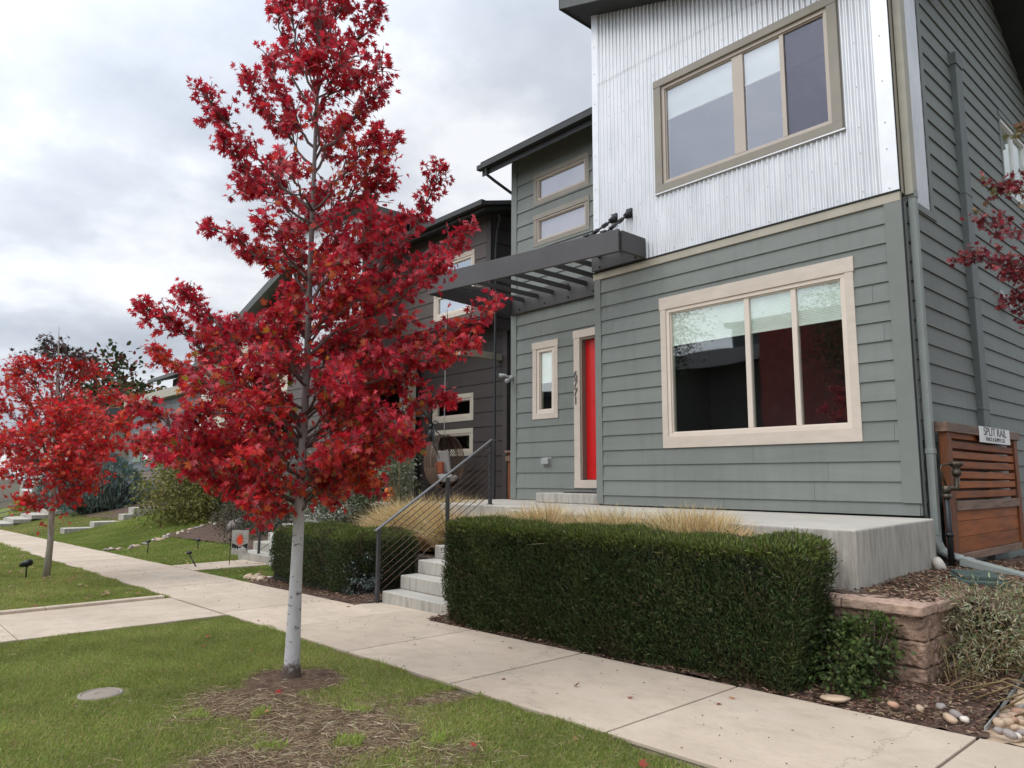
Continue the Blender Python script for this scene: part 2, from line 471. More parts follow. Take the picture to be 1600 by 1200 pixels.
MAPLE = [(0, 1.0), (.075, .66), (.20, .76), (.15, .48), (.30, .58), (.55, .74), (.36, .45), (.52, .40), (.22, .29), (.44, .10), (.14, .12), (.02, -.02)]
MAPLE = [(0, 1.0)] + MAPLE[1:] + [(-x, y) for x, y in MAPLE[:0:-1]]
def leaf_mesh(name, C, T, Nn, S, col, outline=MAPLE, fold=.28, curl=.25):
    """leaves: base C, tip dir T, normal Nn, size S"""
    n = len(C)
    T = unit(T); Bn = unit(np.cross(T, Nn)); Nn = unit(np.cross(Bn, T))
    pts = np.array([(0, .36)] + outline)
    x = pts[:, 0][None, :, None]; y = pts[:, 1][None, :, None]
    S = S[:, None, None]
    fo = (rng.uniform(.3, 1.4, n) * fold)[:, None, None]; cu = (rng.uniform(-.2, 1.6, n) * curl)[:, None, None]
    z = fo * np.abs(x) - cu * (y - .3) ** 2 * np.sign(y - .3)
    V = C[:, None, :] + S * (x * Bn[:, None, :] + y * T[:, None, :] + z * Nn[:, None, :])
    k = len(outline)
    F = [(0, 1 + i, 1 + (i + 1) % k) for i in range(k)]
    return fans(name, V, F, col)

def text_mesh(name, txt, size, M4, m, parent=None, extrude=.004):
    cu = bpy.data.curves.new(name, 'FONT'); cu.body = txt; cu.size = size; cu.extrude = extrude
    cu.align_x = 'CENTER'; cu.align_y = 'CENTER'
    to = bpy.data.objects.new(name + '_src', cu); COL.objects.link(to)
    dg = bpy.context.evaluated_depsgraph_get()
    me = bpy.data.meshes.new_from_object(to.evaluated_get(dg))
    bpy.data.objects.remove(to); bpy.data.curves.remove(cu)
    me.transform(M4); me.name = name
    return link(name, me, m, parent)

def copy_tree(o, parent=None):
    c = o.copy(); COL.objects.link(c)
    if parent is not None: c.parent = parent
    for ch in [x for x in bpy.data.objects if x.parent == o]: copy_tree(ch, c)
    return c

# ------------------------------------------------------------------ terrain
def base(x): return -1.6 + .0216 * np.clip(x, -75, 12)
def sstep(a, b, x):
    t = np.clip((x - a) / (b - a), 0, 1); return t * t * (3 - 2 * t)
def rise(x, y):
    k = sstep(-17.6, -19., x)
    return .22 * np.clip(y - 6.2, 0, 5) * k + .24 * np.clip(y - 7.15, 0, 5) * sstep(-13.4, -15.2, x) * (1 - k)
def height(x, y): return base(x) + rise(x, y)
def hz(x, y): return float(height(np.float64(x), np.float64(y)))

def sheet(name, xs, ys, m, dz=0., fn=None, inside=None, col=None, nz=0.):
    X, Y = np.meshgrid(xs, ys, indexing='ij')
    Z = (fn or height)(X, Y) + dz
    if nz: Z = Z + nz * rng.normal(size=Z.shape)
    nx, ny = X.shape
    i = np.arange(nx - 1)[:, None] * ny + np.arange(ny - 1)[None]
    q = np.stack([i, i + ny, i + ny + 1, i + 1], -1).reshape(-1, 4)
    if inside is not None:
        cx = (X[:-1, :-1] + X[1:, 1:]).ravel() / 2; cy = (Y[:-1, :-1] + Y[1:, 1:]).ravel() / 2
        q = q[inside(cx, cy)]
    V = np.stack([X, Y, Z], -1).reshape(-1, 3)
    c = col(V[:, 0], V[:, 1]) if col is not None else None
    me = np_mesh(name, V, q.ravel(), np.arange(len(q)) * 4, None, c)
    o = link(name, me, m, smooth=True)
    return o
# ------------------------------------------------------------------ wall planes
class Front:                     # faces -Y
    def __init__(s, y): s.y = y
    def __call__(s, u, v, n): return (u, s.y - n, v)
    def box(s, mb, u0, u1, v0, v1, n0, n1): mb.box(u0, u1, s.y - n1, s.y - n0, v0, v1)
class Side:                      # faces +X
    def __init__(s, x): s.x = x
    def __call__(s, u, v, n): return (s.x + n, u, v)
    def box(s, mb, u0, u1, v0, v1, n0, n1): mb.box(s.x + n0, s.x + n1, u0, u1, v0, v1)

def cut(a, b, holes):
    iv = [(a, b)]
    for h0, h1 in holes:
        nx = []
        for p, q in iv:
            if h1 <= p or h0 >= q: nx.append((p, q)); continue
            if h0 > p: nx.append((p, h0))
            if h1 < q: nx.append((h1, q))
        iv = nx
    return [(p, q) for p, q in iv if q - p > 1e-3]

def siding(P, u0, u1, v0, v1, e, vref, holes=(), lim=None, joints=.5, thick=.027):
    mb = MB()
    k0 = math.floor((v0 - vref) / e)
    v = vref + k0 * e
    while v < v1 - 1e-4:
        ca, cb = v, v + e
        cuts = sorted({max(ca, v0), min(cb, v1)} | {h for H in holes for h in H[2:4] if max(ca, v0) < h < min(cb, v1)})
        jl = []
        if random.random() < joints: jl.append(random.uniform(u0, u1))
        if random.random() < joints * .6: jl.append(random.uniform(u0, u1))
        for a, b in zip(cuts[:-1], cuts[1:]):
            hs = [(H[0], H[1]) for H in holes if H[2] < (a + b) / 2 < H[3]]
            na = .007 + (thick - .007) * (1 - (a - ca) / e); nb = .007 + (thick - .007) * (1 - (b - ca) / e)
            A, B = u0, u1
            if lim: A, B = max(u0, lim(a)[0]), min(u1, lim(a)[1])
            for p, q in cut(A, B, hs + [(j - .0015, j + .0015) for j in jl]):
                p2, q2 = p, q
                if lim: p2, q2 = max(p, lim(b)[0]), min(q, lim(b)[1])
                if q2 <= p2: p2 = q2 = (p + q) / 2
                mb.hexa([P(p, a, -.01), P(q, a, -.01), P(q2, b, -.01), P(p2, b, -.01), P(p, a, na), P(q, a, na), P(q2, b, nb), P(p2, b, nb)])
        v += e
    return mb

def corrugated(P, u0, u1, vlo, vhi, holes=(), pitch=.078, amp=.0125, n0=.012, split=()):
    mb = MB(); key = {}
    def vid(i, u, v):
        k = (i, round(v, 4))
        if k not in key:
            key[k] = len(mb.v); mb.v.append(P(u, v, n0 + amp * math.sin(2 * math.pi * (u - u0) / pitch)))
        return key[k]
    n = int(round((u1 - u0) / pitch * 10)); us = [u0 + (u1 - u0) * i / n for i in range(n + 1)]
    for i in range(n):
        ua, ub = us[i], us[i + 1]; um = (ua + ub) / 2
        hs = [(H[2], H[3]) for H in holes if H[0] < um < H[1]]
        for a, b in cut(vlo, 99, hs):
            ta, tb = min(b, vhi(ua)), min(b, vhi(ub))
            if ta - a < .01: continue
            mb.f.append((vid(i, ua, a), vid(i + 1, ub, a), vid(i + 1, ub, tb), vid(i, ua, ta)))
    return mb

def window(parent, P, o, trim, fw, mull=(), proud=.032, m_trim='trim_cream', m_frame='vinyl', m_glass='glass',
           blind=None, m_blind='blind', sash=None, head=.0, depth=1.3, pleat=.022, part='window'):
    u0, u1, v0, v1 = o; l, r, b, t = trim
    mb = MB()
    P.box(mb, u0, u0 + l, v0 + b, v1 - t, -.02, proud); P.box(mb, u1 - r, u1, v0 + b, v1 - t, -.02, proud)
    P.box(mb, u0, u1, v0, v0 + b, -.02, proud + .001); P.box(mb, u0 - head, u1 + head, v1 - t, v1, -.02, proud + .006)
    w = mb.build(part, m_trim, parent, bevel=.003)
    a0, a1, b0, b1 = u0 + l, u1 - r, v0 + b, v1 - t
    fb = MB()
    P.box(fb, a0, a0 + fw, b0 + fw, b1 - fw, -.09, .016); P.box(fb, a1 - fw, a1, b0 + fw, b1 - fw, -.09, .016)
    P.box(fb, a0, a1, b0, b0 + fw, -.09, .018); P.box(fb, a0, a1, b1 - fw, b1, -.09, .018)
    # stepped inner bead
    g0, g1, h0, h1 = a0 + fw, a1 - fw, b0 + fw, b1 - fw
    s = .018
    P.box(fb, g0, g0 + s, h0 + s, h1 - s, -.09, -.008); P.box(fb, g1 - s, g1, h0 + s, h1 - s, -.09, -.008)
    P.box(fb, g0, g1, h0, h0 + s, -.09, -.006); P.box(fb, g0, g1, h1 - s, h1, -.09, -.006)
    for ma, mbb in mull: P.box(fb, ma, mbb, h0 + s, h1 - s, -.085, -.002)
    fb.build('frame', m_frame, w, bevel=.003)
    gb = MB()
    xs = [g0] + [x for mm in mull for x in mm] + [g1]
    for i in range(0, len(xs), 2):
        if sash is not None and i // 2 == sash: continue
        P.box(gb, xs[i], xs[i + 1], h0, h1, -.036, -.030)
    gb.build('pane', m_glass, w)
    if sash is not None:
        sb = MB(); i = sash * 2
        P.box(sb, xs[i], xs[i + 1], h0, h1, -.036, -.030)
        sb.build('insect_screen', 'screen_glass', w)
    if blind is not None:
        bb = MB(); z = h1
        while z > blind:                      # pleated cellular shade
            zz = max(z - pleat, blind)
            bb.add([P(g0 + .01, z, -.06), P(g1 - .01, z, -.06), P(g1 - .01, (z + zz) / 2, -.05), P(g0 + .01, (z + zz) / 2, -.05),
                    P(g1 - .01, zz, -.06), P(g0 + .01, zz, -.06)], [(0, 3, 2, 1), (3, 5, 4, 2)])
            z = zz
        P.box(bb, g0 + .01, g1 - .01, blind - .03, blind, -.075, -.045)
        bb.build('blind', m_blind, w)
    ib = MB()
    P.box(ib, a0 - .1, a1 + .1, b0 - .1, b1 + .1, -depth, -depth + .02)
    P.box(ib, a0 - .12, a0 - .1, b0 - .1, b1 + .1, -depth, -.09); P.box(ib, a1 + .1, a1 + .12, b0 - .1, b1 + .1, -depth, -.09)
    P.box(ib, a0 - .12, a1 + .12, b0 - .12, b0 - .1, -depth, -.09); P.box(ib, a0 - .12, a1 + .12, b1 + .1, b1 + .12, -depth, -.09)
    ib.build('room_shell', 'unlit_dark', w)
    return w

def screen_glass():
    m, nt, out = new_mat('screened_glass')
    g = N(nt, 'ShaderNodeBsdfGlossy'); g.inputs['Roughness'].default_value = .08; g.inputs['Color'].default_value = (.55, .54, .66, 1)
    p = N(nt, 'ShaderNodeBsdfPrincipled'); p.inputs['Base Color'].default_value = (.045, .045, .05, 1); p.inputs['Roughness'].default_value = .6
    t = N(nt, 'ShaderNodeBsdfTransparent'); t.inputs['Color'].default_value = (.62, .62, .64, 1)
    v = coords(nt); nt.links.new(bump(nt, noise(nt, v, 5, 2), .25, .02), g.inputs['Normal'])
    a = N(nt, 'ShaderNodeMixShader'); a.inputs[0].default_value = .62
    nt.links.new(p.outputs[0], a.inputs[1]); nt.links.new(t.outputs[0], a.inputs[2])
    mx = N(nt, 'ShaderNodeMixShader'); mx.inputs[0].default_value = .13
    nt.links.new(a.outputs[0], mx.inputs[1]); nt.links.new(g.outputs[0], mx.inputs[2])
    nt.links.new(mx.outputs[0], out.inputs['Surface'])
    return m
M['screen_glass'] = screen_glass()

# ================================================================== THE SETTING
xs = np.concatenate([[-900, -500, -300, -180, -120, -95], np.arange(-75, -16, 3.), np.arange(-16, 12.1, 1.), [20, 40, 80, 160, 400]])
ys = np.concatenate([[-400, -150, -70, -40, -25], np.arange(-16, 5.3, 2.), np.arange(5.3, 16, .8), [20, 28, 45, 80, 160, 400, 900]])
M['earth'] = mat('bare_earth', (.075, .055, .035), .95, .3, 3, bstr=.4, bscale=25, stain=(.06, .075, .025), stain_amt=.8, stain_scale=.4)
struct(sheet('ground', xs, ys, 'earth', -.05))
struct(sheet('road', np.array([-300, -75, -40, -20, 0, 12, 60.]), np.array([-12.5, -8, -4.2]), 'asphalt', -.035))

# parkway lawns -----------------------------------------------------
TR = (-6.2, 2.98)
def dirt_amount(x, y):
    """0 = turf, 1 = worn bare soil: tree ring plus the straw-strewn patch beside it"""
    wob = .10 * np.sin(23 * x - 9 * y) * np.sin(19 * y + 7 * x) + .16 * np.sin(x * 5.1 + 1.3 * y) + .12 * np.sin(y * 7.3 - x * 2.2) + .08 * np.sin(11 * x + 5 * y)
    ring = 1 - sstep(.36, .52, np.hypot((x - TR[0] - .1) * .9, y - TR[1] + .05) + wob * .25)
    d2 = np.hypot((x + 4.75) / 1.25, (y - 2.55) / .68) + wob
    d3 = np.hypot((x + 5.6) / .75, (y - 2.45) / .62) + wob
    d4 = np.hypot((x + 4.3) / .6, (y - 2.0) / .75) + wob
    d5 = np.hypot((x + 4.75) / .16, (y - 3.55) / .5) + wob * .6
    p = np.maximum.reduce([1 - sstep(.5, 1.28, d2), 1 - sstep(.5, 1.25, d3), 1 - sstep(.5, 1.25, d4), .9 * (1 - sstep(.6, 1.1, d5))])
    return np.maximum(ring, p * .93)

def lawn_mat():
    m, nt, out = new_mat('turf_soil')
    a = N(nt, 'ShaderNodeAttribute', attribute_name='Col')
    v = coords(nt)
    f = noise(nt, v, 14, 6, .7)
    g = ramp(nt, f, [(.3, (.10, .125, .03)), (.7, (.19, .20, .06))])
    d = ramp(nt, noise(nt, v, 9, 7, .75), [(.25, (.045, .027, .018)), (.5, (.12, .075, .052)), (.75, (.24, .165, .11))])
    principled(nt, out, mixc(nt, a.outputs['Color'], g, d), .95, 0, bump(nt, noise(nt, v, 45, 6, .7), .8, .02), .15)
    return m
M['turf'] = lawn_mat()
def dcol(x, y): return np.repeat(dirt_amount(x, y)[:, None], 3, 1)
def bumps(x, y): return height(x, y) + .012 * np.sin(2.1 * x + y) * np.sin(1.7 * y - .6 * x)
struct(sheet('lawn', np.arange(-9.82, 3.01, .06), np.arange(-4.1, 3.80, .06), 'turf', .008, bumps, None, dcol))
struct(sheet('lawn', np.arange(-60, -12.0, .4), np.arange(-4.1, 3.80, .19), 'turf', .008, bumps, None, lambda x, y: np.zeros((len(x), 3))))

# sidewalk of separate slabs ---------------------------------------
def slabs(name, cuts, y0, y1, m, dz=.03, gap=.009, along='x'):
    mb = MB()
    for a, b in zip(cuts[:-1], cuts[1:]):
        j = random.uniform(-.003, .003)
        if along == 'x': p = [(a + gap, y0), (b - gap, y0), (b - gap, y1), (a + gap, y1)]
        else: p = [(y0, a + gap), (y1, a + gap), (y1, b - gap), (y0, b - gap)]
        z = [float(base(np.float64(q[0]))) for q in p]
        mb.prism(p, [q - .06 for q in z], [q + dz + j for q in z])
    o = mb.build(name, m, bevel=.006, seg=2)
    return struct(o)
jx = [-1.62 - 1.69 * k for k in range(-7, 44)][::-1]
slabs('sidewalk', jx, 3.81, 5.41, 'walk')
struct(sheet('sidewalk_joints', np.array([-75., -40, -20, -5, 12]), np.array([3.8, 5.42]), 'joint', .006))
slabs('path', [-4.1, -2.2, -.35, 1.5, 3.78], -12.06, -9.86, 'walk', .026, .006, 'y')
struct(sheet('path_joints', np.array([-12.08, -9.85]), np.array([-4.1, 3.8]), 'joint', .004))
kb = MB()
for a in range(5):
    y0, y1 = -4.1 + a * 1.56, -4.1 + (a + 1) * 1.56 - .006
    kb.prism([(-12.2, y0), (-12.07, y0), (-12.07, y1), (-12.2, y1)], -1.95, -1.795)
struct(kb.build('path_edging', 'walk', bevel=.012))

# landing pad in front of the steps, and the neighbour's walk
pad = MB(); pad.prism([(-9.35, 5.415), (-7.55, 5.415), (-7.55, 5.80), (-9.35, 5.80)], -1.9, [-1.772, -1.733, -1.733, -1.772])
struct(pad.build('path', 'walk', bevel=.006))
nw = MB(); nw.prism([(-17.3, 5.415), (-15.88, 5.415), (-15.88, 7.06), (-17.5, 7.06)], [-2.1] * 4, [-1.93, -1.90, -1.90, -1.934])
struct(nw.build('path', 'walk', bevel=.006))

# mulch beds --------------------------------------------------------
def bed(name, xs, ys, fn, m='soil', inside=None):
    def f(x, y): return fn(x, y) + .014 * np.sin(9 * x + 3 * y) * np.sin(8 * y - 4 * x) + .008 * rng.normal(size=x.shape)
    return struct(sheet(name, xs, ys, m, 0, f, inside))
def strip_z(x, y): return base(x) + .022 + .10 * sstep(5.42, 6.0, y) + .012 * np.sin(3 * x)
EDGE = lambda y: -1.60 - .10 * (y - 5.45)
bed('mulch_bed', np.arange(-7.58, -1.4, .05), np.arange(5.415, 6.35, .05), strip_z, inside=lambda x, y: x < EDGE(y))
bed('mulch_bed', np.arange(-13.3, -9.28, .08), np.arange(5.415, 7.35, .07), lambda x, y: base(x) + .02 + .05 * sstep(5.4, 6, y))
def yard_z(x, y): return -.955 - .10 * sstep(7.2, 12, y) - .50 * sstep(-2.1, -1.2, x) * sstep(9.5, 6., y) + .02 * np.sin(4 * x)
bed('mulch_bed', np.arange(-2.95, .2, .07), np.arange(6.25, 16.5, .07), yard_z, inside=lambda x, y: ((x < -2.15) | (y > 6.9)) & ((x < EDGE(y)) | (y > 8.2)))
bed('mulch_bed', np.arange(-2.1, -1.4, .05), np.arange(6.2, 7.2, .05), lambda x, y: -1.545 + .05 * (y - 6), inside=lambda x, y: x < EDGE(y))
bed('mulch_bed', np.arange(-13.2, -9.3, .08), np.arange(7.42, 11, .08), lambda x, y: -1.30 + .22 * sstep(7.4, 9.5, y))

bed('gravel_bed', np.arange(-1.95, -.9, .05), np.arange(5.415, 8.4, .05), lambda x, y: base(x) + .022, 'rock', lambda x, y: x > EDGE(y) - .02)
bed('mulch_bed', np.arange(-.95, 7, .2), np.arange(5.415, 17, .2), lambda x, y: base(x) + .03 + .02 * (y - 5.4))
bed('mulch_bed', np.arange(-1.0, .3, .1), np.arange(9.5, 17, .1), lambda x, y: -1.05 - .3 * sstep(-1, .3, x))
# neighbour front lawns ---------------------------------------------
struct(sheet('lawn', np.arange(-74, -18.9, .4), np.arange(5.43, 13.5, .2), 'turf', .015, bumps, None, lambda x, y: np.zeros((len(x), 3))))
struct(sheet('lawn', np.arange(-19.0, -13.3, .08), np.arange(5.43, 11.5, .1), 'turf', .015, bumps,
             lambda x, y: ~((x > -17.3) & (x < -15.95) & (y < 7.0)), lambda x, y: np.zeros((len(x), 3))))
bed('mulch_bed', np.arange(-25, -17.65, .1), np.arange(7.4, 11.5, .1), lambda x, y: height(x, y) + .05)
bed('mulch_bed', np.arange(-15.85, -13.2, .1), np.arange(7.2, 11, .1), lambda x, y: height(x, y) + .06)
bed('mulch_bed', np.arange(-42, -34.3, .15), np.arange(8.6, 12, .15), lambda x, y: height(x, y) + .05)

# ================================================================== GREY HOUSE
F, PW, XL, XR, XP = 9.0, 10.1, -7.93, -3.10, -11.26
house = thing('grey_house', (-5.5, 12, -.42), 'grey-green lap-sided house with a corrugated steel upper bay, red front door and steel entry trellis', 'house')
pf, pp, ps = Front(F), Front(PW), Side(XR)
M['added_pink_blind'] = mat('added_pinkish_blind', (.42, .34, .38), .85, .08, 2, bstr=0)  # added blinds, tinted so the upper entry panes look paler and pinkish
W1 = (-6.60, -3.68, .462, 2.76); W2 = (-6.62, -3.69, 4.44, 6.31)
siding(pf, XL, XR, -.40, 3.31, .2378, 3.076, [(W1[0] + .02, W1[1] - .02, W1[2] + .02, W1[3] - .02)]).build('front_wall', 'siding', house)
RY, RZ, RS = 13.0, 8.8, .594                     # main gable ridge
def rl(v):
    d = (RZ - .12 - v) / RS
    return (RY - d, RY + d)
siding(ps, 9.13, 16.4, -1.25, 8.7, .2378, 3.076, [(9.13, 9.99, 3.40, 9), (13.60, 15.30, 4.64, 6.12)], rl, .9).build('side_wall', 'siding', house)
# recessed entry wall
DW = (-9.45, -8.0, -.165, 2.83)
PWIN = (-10.60, -9.885, 1.185, 2.75)
UW1 = (-10.57, -9.01, 5.66, 6.34); UW2 = (-10.57, -9.01, 4.77, 5.45)
siding(pp, XP, XL, -.41, 6.86, .306, 3.186, [(h[0] + .02, h[1] - .02, h[2] + .02, h[3] - .02) for h in (PWIN, UW1, UW2)] + [(DW[0] + .02, XL, DW[2], DW[3] - .02)]).build('entry_wall', 'siding', house)
# plain faces the photograph does not look at
bk = MB()
bk.box(XP, XP + .02, PW + .02, 16.4, -1.3, 6.8); bk.box(XP, XR, 16.38, 16.4, -1.3, 6.8); bk.box(XL, XL + .02, F + .03, PW + .02, -.42, 7.9)
bk.box(XL + .02, XR, F + .30, F + .32, 7.05, 7.2)
bk.build('back_wall', 'siding', house)
# trims
for P_, bx in ((pf, (XL, XL + .135, -.395, 3.31, -.02, .034)), (pf, (XR - .17, XR + .03, -.26, 3.31, -.02, .034)), (pp, (XP, XP + .17, -.405, 6.84, -.02, .034)),
               (ps, (F, F + .12, -.40, 3.31, -.02, .028)), (ps, (9.99, 10.10, 3.425, 6.9, -.01, .034)), (ps, (9.14, 10.16, 3.33, 3.42, -.01, .038))):
    t = MB(); P_.box(t, *bx); t.build('corner_trim', 'trim_grey', house, bevel=.003)
t = MB(); ps.box(t, F - .02, 9.285, 3.43, 6.50, -.02, .02); t.build('corner_flashing', 'trim_tan', house)
t = MB(); pf.box(t, XL - .02, XR + .02, 3.312, 3.425, -.02, .036); t.build('belt_trim', 'trim_tan', house, bevel=.003)
t = MB(); pf.box(t, XL - .02, XR + .02, 3.428, 3.446, -.02, .05)
t.build('drip_flashing', 'dark_gap', house)
# corrugated cladding: two lapped courses, folded flat edge flashings, rows of screws
def roofz(x): return 8.134 - .335 * (x + 7.922)
h2 = [(W2[0] + .015, W2[1] - .015, W2[2] + .015, W2[3] - .015)]
corrugated(pf, XL + .12, XR - .16, 3.445, lambda u: min(6.80, roofz(u)), h2).build('corrugated_cladding', 'metal', house, True)
corrugated(pf, XL + .12, XR - .16, 6.785, lambda u: roofz(u) + .02, [], n0=.018).build('corrugated_cladding', 'metal', house, True)
corrugated(ps, 9.28, 9.985, 3.425, lambda u: 6.52, [], n0=.012).build('corrugated_cladding', 'metal', house, True)
t = MB()
t.prism([(XL, F - .034), (XL + .135, F - .034), (XL + .135, F), (XL, F)], 3.445, [8.15, 8.10, 8.10, 8.15])
pf.box(t, XR - .175, XR + .02, 3.445, 6.52, -.02, .034)
pf.box(t, W2[0] - .015, W2[1] + .03, W2[2] - .022, W2[2] - .003, .0, .055)
t.build('edge_flashing', 'metal_flat', house, bevel=.002)
t = None
for v in (3.52, 4.02, 4.36, 4.9, 5.5, 6.1, 6.45, 7.0, 7.5):
    u = XL + .06; k = 0
    while u < XR - .02:
        if v < roofz(u) - .1 and not (W2[0] < u < W2[1] and W2[2] < v < W2[3]):
            n = .034 if (u < XL + .12 or u > XR - .17) else .021
            t = MB(); t.tube([(u, F - n + .004, v + .03 * math.sin(k * 2.4)), (u, F - n - .007, v + .03 * math.sin(k * 2.4))], .008, 6); t.build('screw', 'grey_plastic', house)
        u += .078 * 4; k += 1
# bay roof (single slope down to the right) and main gable roof
bz = lambda x: roofz(x)
b = MB()
b.prism([(-8.27, 8.56), (-3.02, 8.56), (-3.02, 10.04), (-8.27, 10.04)], [bz(-8.27), bz(-3.02), bz(-3.02), bz(-8.27)], [bz(-8.27) + .05, bz(-3.02) + .05, bz(-3.02) + .05, bz(-8.27) + .05])
b.build('soffit', 'fascia', house)
b = MB(); e = .24
b.prism([(-8.29, 8.53), (-3.0, 8.53), (-3.0, 8.558), (-8.29, 8.558)], [bz(-8.29) - .01, bz(-3.0) - .01, bz(-3.0) - .01, bz(-8.29) - .01], [bz(-8.29) + e, bz(-3.0) + e, bz(-3.0) + e, bz(-8.29) + e])
b.prism([(-8.30, 8.53), (-8.272, 8.53), (-8.272, 10.6), (-8.30, 10.6)], bz(-8.29) - .02, bz(-8.29) + e + .01)
b.build('fascia_board', 'fascia_grey', house, bevel=.004)
b = MB(); b.prism([(-8.34, 8.49), (-2.98, 8.49), (-2.98, 10.7), (-8.34, 10.7)], [bz(-8.34) + e, bz(-2.98) + e, bz(-2.98) + e, bz(-8.34) + e], [bz(-8.34) + e + .06, bz(-2.98) + e + .06, bz(-2.98) + e + .06, bz(-8.34) + e + .06])
roof = b.build('roof', 'roof', house)
def gable(mb, x0, x1, y0, y1, dz, th):
    for ya, yb in ((y0, RY), (RY, y1)):
        za, zb = RZ - RS * abs(ya - RY) + dz, RZ - RS * abs(yb - RY) + dz
        mb.hexa([(x0, ya, za), (x1, ya, za), (x1, yb, zb), (x0, yb, zb), (x0, ya, za + th), (x1, ya, za + th), (x1, yb, zb + th), (x0, yb, zb + th)])
b = MB(); gable(b, -11.70, -7.5, 9.55, 16.5, .0, .10); gable(b, -7.5, -2.55, 10.05, 16.5, .0, .10); b.build('roof', 'roof', house)
b = MB(); gable(b, -11.62, -7.95, 9.62, 16.4, -.16, .155); gable(b, -7.5, -2.62, 10.06, 16.4, -.16, .155); b.build('soffit', 'fascia', house)
b = MB(); gable(b, -2.618, -2.575, 10.05, 16.45, -.22, .24); b.build('barge_board', 'fascia', house)
b = MB(); gable(b, -11.69, -11.63, 9.6, 16.4, -.18, .2); b.build('barge_board', 'fascia', house)
b = MB(); b.box(-11.69, -7.96, 9.595, 9.618, 6.54, 6.74); b.build('fascia_board', 'fascia', house)
b = MB()
b.prism([(-11.74, 9.47), (-7.97, 9.47), (-7.97, 9.593), (-11.74, 9.593)], 6.655, 6.76)
b.tube([(-11.50, 9.54, 6.66), (-11.50, 9.56, 6.52), (-11.46, 9.75, 6.42), (-11.36, 10.15, 6.22), (-11.34, 10.55, 6.1), (-11.33, 10.6, 3.9)], .034, 8)
b.build('gutter', 'fascia', house, bevel=.006)
b = MB(); b.tube([(-9.55, 11.0, 7.6), (-9.55, 11.0, 8.28)], .045, 8); b.build('roof_vent_pipe', 'fascia', house)
# windows
window(house, pf, W1, (.10, .11, .165, .19), .055, [(-5.20, -5.125), (-4.515, -4.445)], blind=2.035, head=.012)
window(house, pf, W2, (.135, .13, .12, .12), .055, [(-5.245, -5.07), (-4.51, -4.447)], m_trim='trim_taupe', m_frame='vinyl_tan', m_glass='glass_up',
       blind=5.66, m_blind='shade', sash=2, pleat=1., proud=.05)
window(house, pp, PWIN, (.11, .11, .11, .14), .07, blind=1.94, head=.015, pleat=.02)
window(house, pp, UW1, (.10, .10, .10, .10), .035, m_trim='trim_taupe', m_frame='vinyl_tan', m_glass='glass_up', proud=.03, blind=5.70, m_blind='added_pink_blind', pleat=1.)
window(house, pp, UW2, (.10, .10, .10, .10), .035, m_trim='trim_taupe', m_frame='vinyl_tan', m_glass='glass_up', proud=.03, blind=4.90, m_blind='added_pink_blind', pleat=1.)
window(house, ps, (13.60, 15.30, 4.64, 6.12), (.08, .08, .09, .09), .06, [(14.42, 14.50)], m_trim='trim_grey', m_frame='white', m_glass='glass', blind=4.8, m_blind='white', pleat=.05)
cw = MB(); nf = 60
for i in range(nf + 1):
    u = -4.44 + .60 * i / nf; d = -.13 + .035 * math.sin(i * .9) + .015 * math.sin(i * 2.3)
    cw.v += [pf(u, 4.55, d), pf(u, 5.60, d + .01)]
for i in range(nf): cw.f.append((2 * i, 2 * i + 2, 2 * i + 3, 2 * i + 1))
M['curtain'] = mat('mauve_curtain', (.34, .31, .42), .9, .12, 6, bstr=.1)
cw.build('curtain', 'curtain', house, True)
# front door
db = MB()
pp.box(db, DW[0], DW[0] + .155, DW[2] + .15, DW[3] - .15, -.02, .035); pp.box(db, DW[0] - .015, XL, DW[3] - .15, DW[3], -.02, .04)
pp.box(db, DW[0], XL, DW[2], DW[2] + .15, -.02, .042)
df = db.build('door_frame', 'trim_cream', house, bevel=.004)
db = MB(); pp.box(db, DW[0] + .155, DW[0] + .19, .0, DW[3] - .15, -.14, .012); pp.box(db, DW[0] + .19, XL, 2.64, DW[3] - .15, -.14, .012)
db.build('jamb', 'trim_taupe', df, bevel=.003)
db = MB(); pp.box(db, DW[0] + .192, -8.25, -.01, 2.638, -.15, -.10)
for z in (.25, 1.45): pp.box(db, DW[0] + .36, -8.42, z, z + 1.0, -.10, -.085)
dr = db.build('door', 'red_door', house, bevel=.006)
db = MB(); db.tube([(-8.36, PW + .09, 1.0), (-8.36, PW + .03, 1.0)], .03, 10); db.tube([(-8.36, PW + .04, 1.0), (-8.47, PW + .04, 1.0)], .014, 8); db.build('handle', 'digit', dr, True)
for k, ch in enumerate('6771'):
    R = Matrix.Translation((-9.395, PW - .046, 1.965 - .163 * k)) @ Matrix.Rotation(math.pi / 2, 4, 'X')
    text_mesh('house_number', ch, .215, R, 'digit', house, .006)
b = MB(); pp.box(b, -10.32, -10.07, .26, .42, .01, .03); pp.box(b, -10.29, -10.09, .285, .40, .03, .10); b.build('dryer_vent', 'grey_plastic', house, bevel=.012)
b = MB()
b.tube([(-11.21, PW - .02, 2.10), (-11.21, PW - .09, 2.10)], .05, 10)
for dx, dz in ((-.10, .05), (.04, -.06)):
    b.tube([(-11.21, PW - .09, 2.10), (-11.21 + dx, PW - .16, 2.10 + dz), (-11.21 + 1.7 * dx, PW - .25, 2.08 + dz * 1.2)], [.02, .035, .05], 10)
b.build('security_light', 'grey_plastic', house, True)
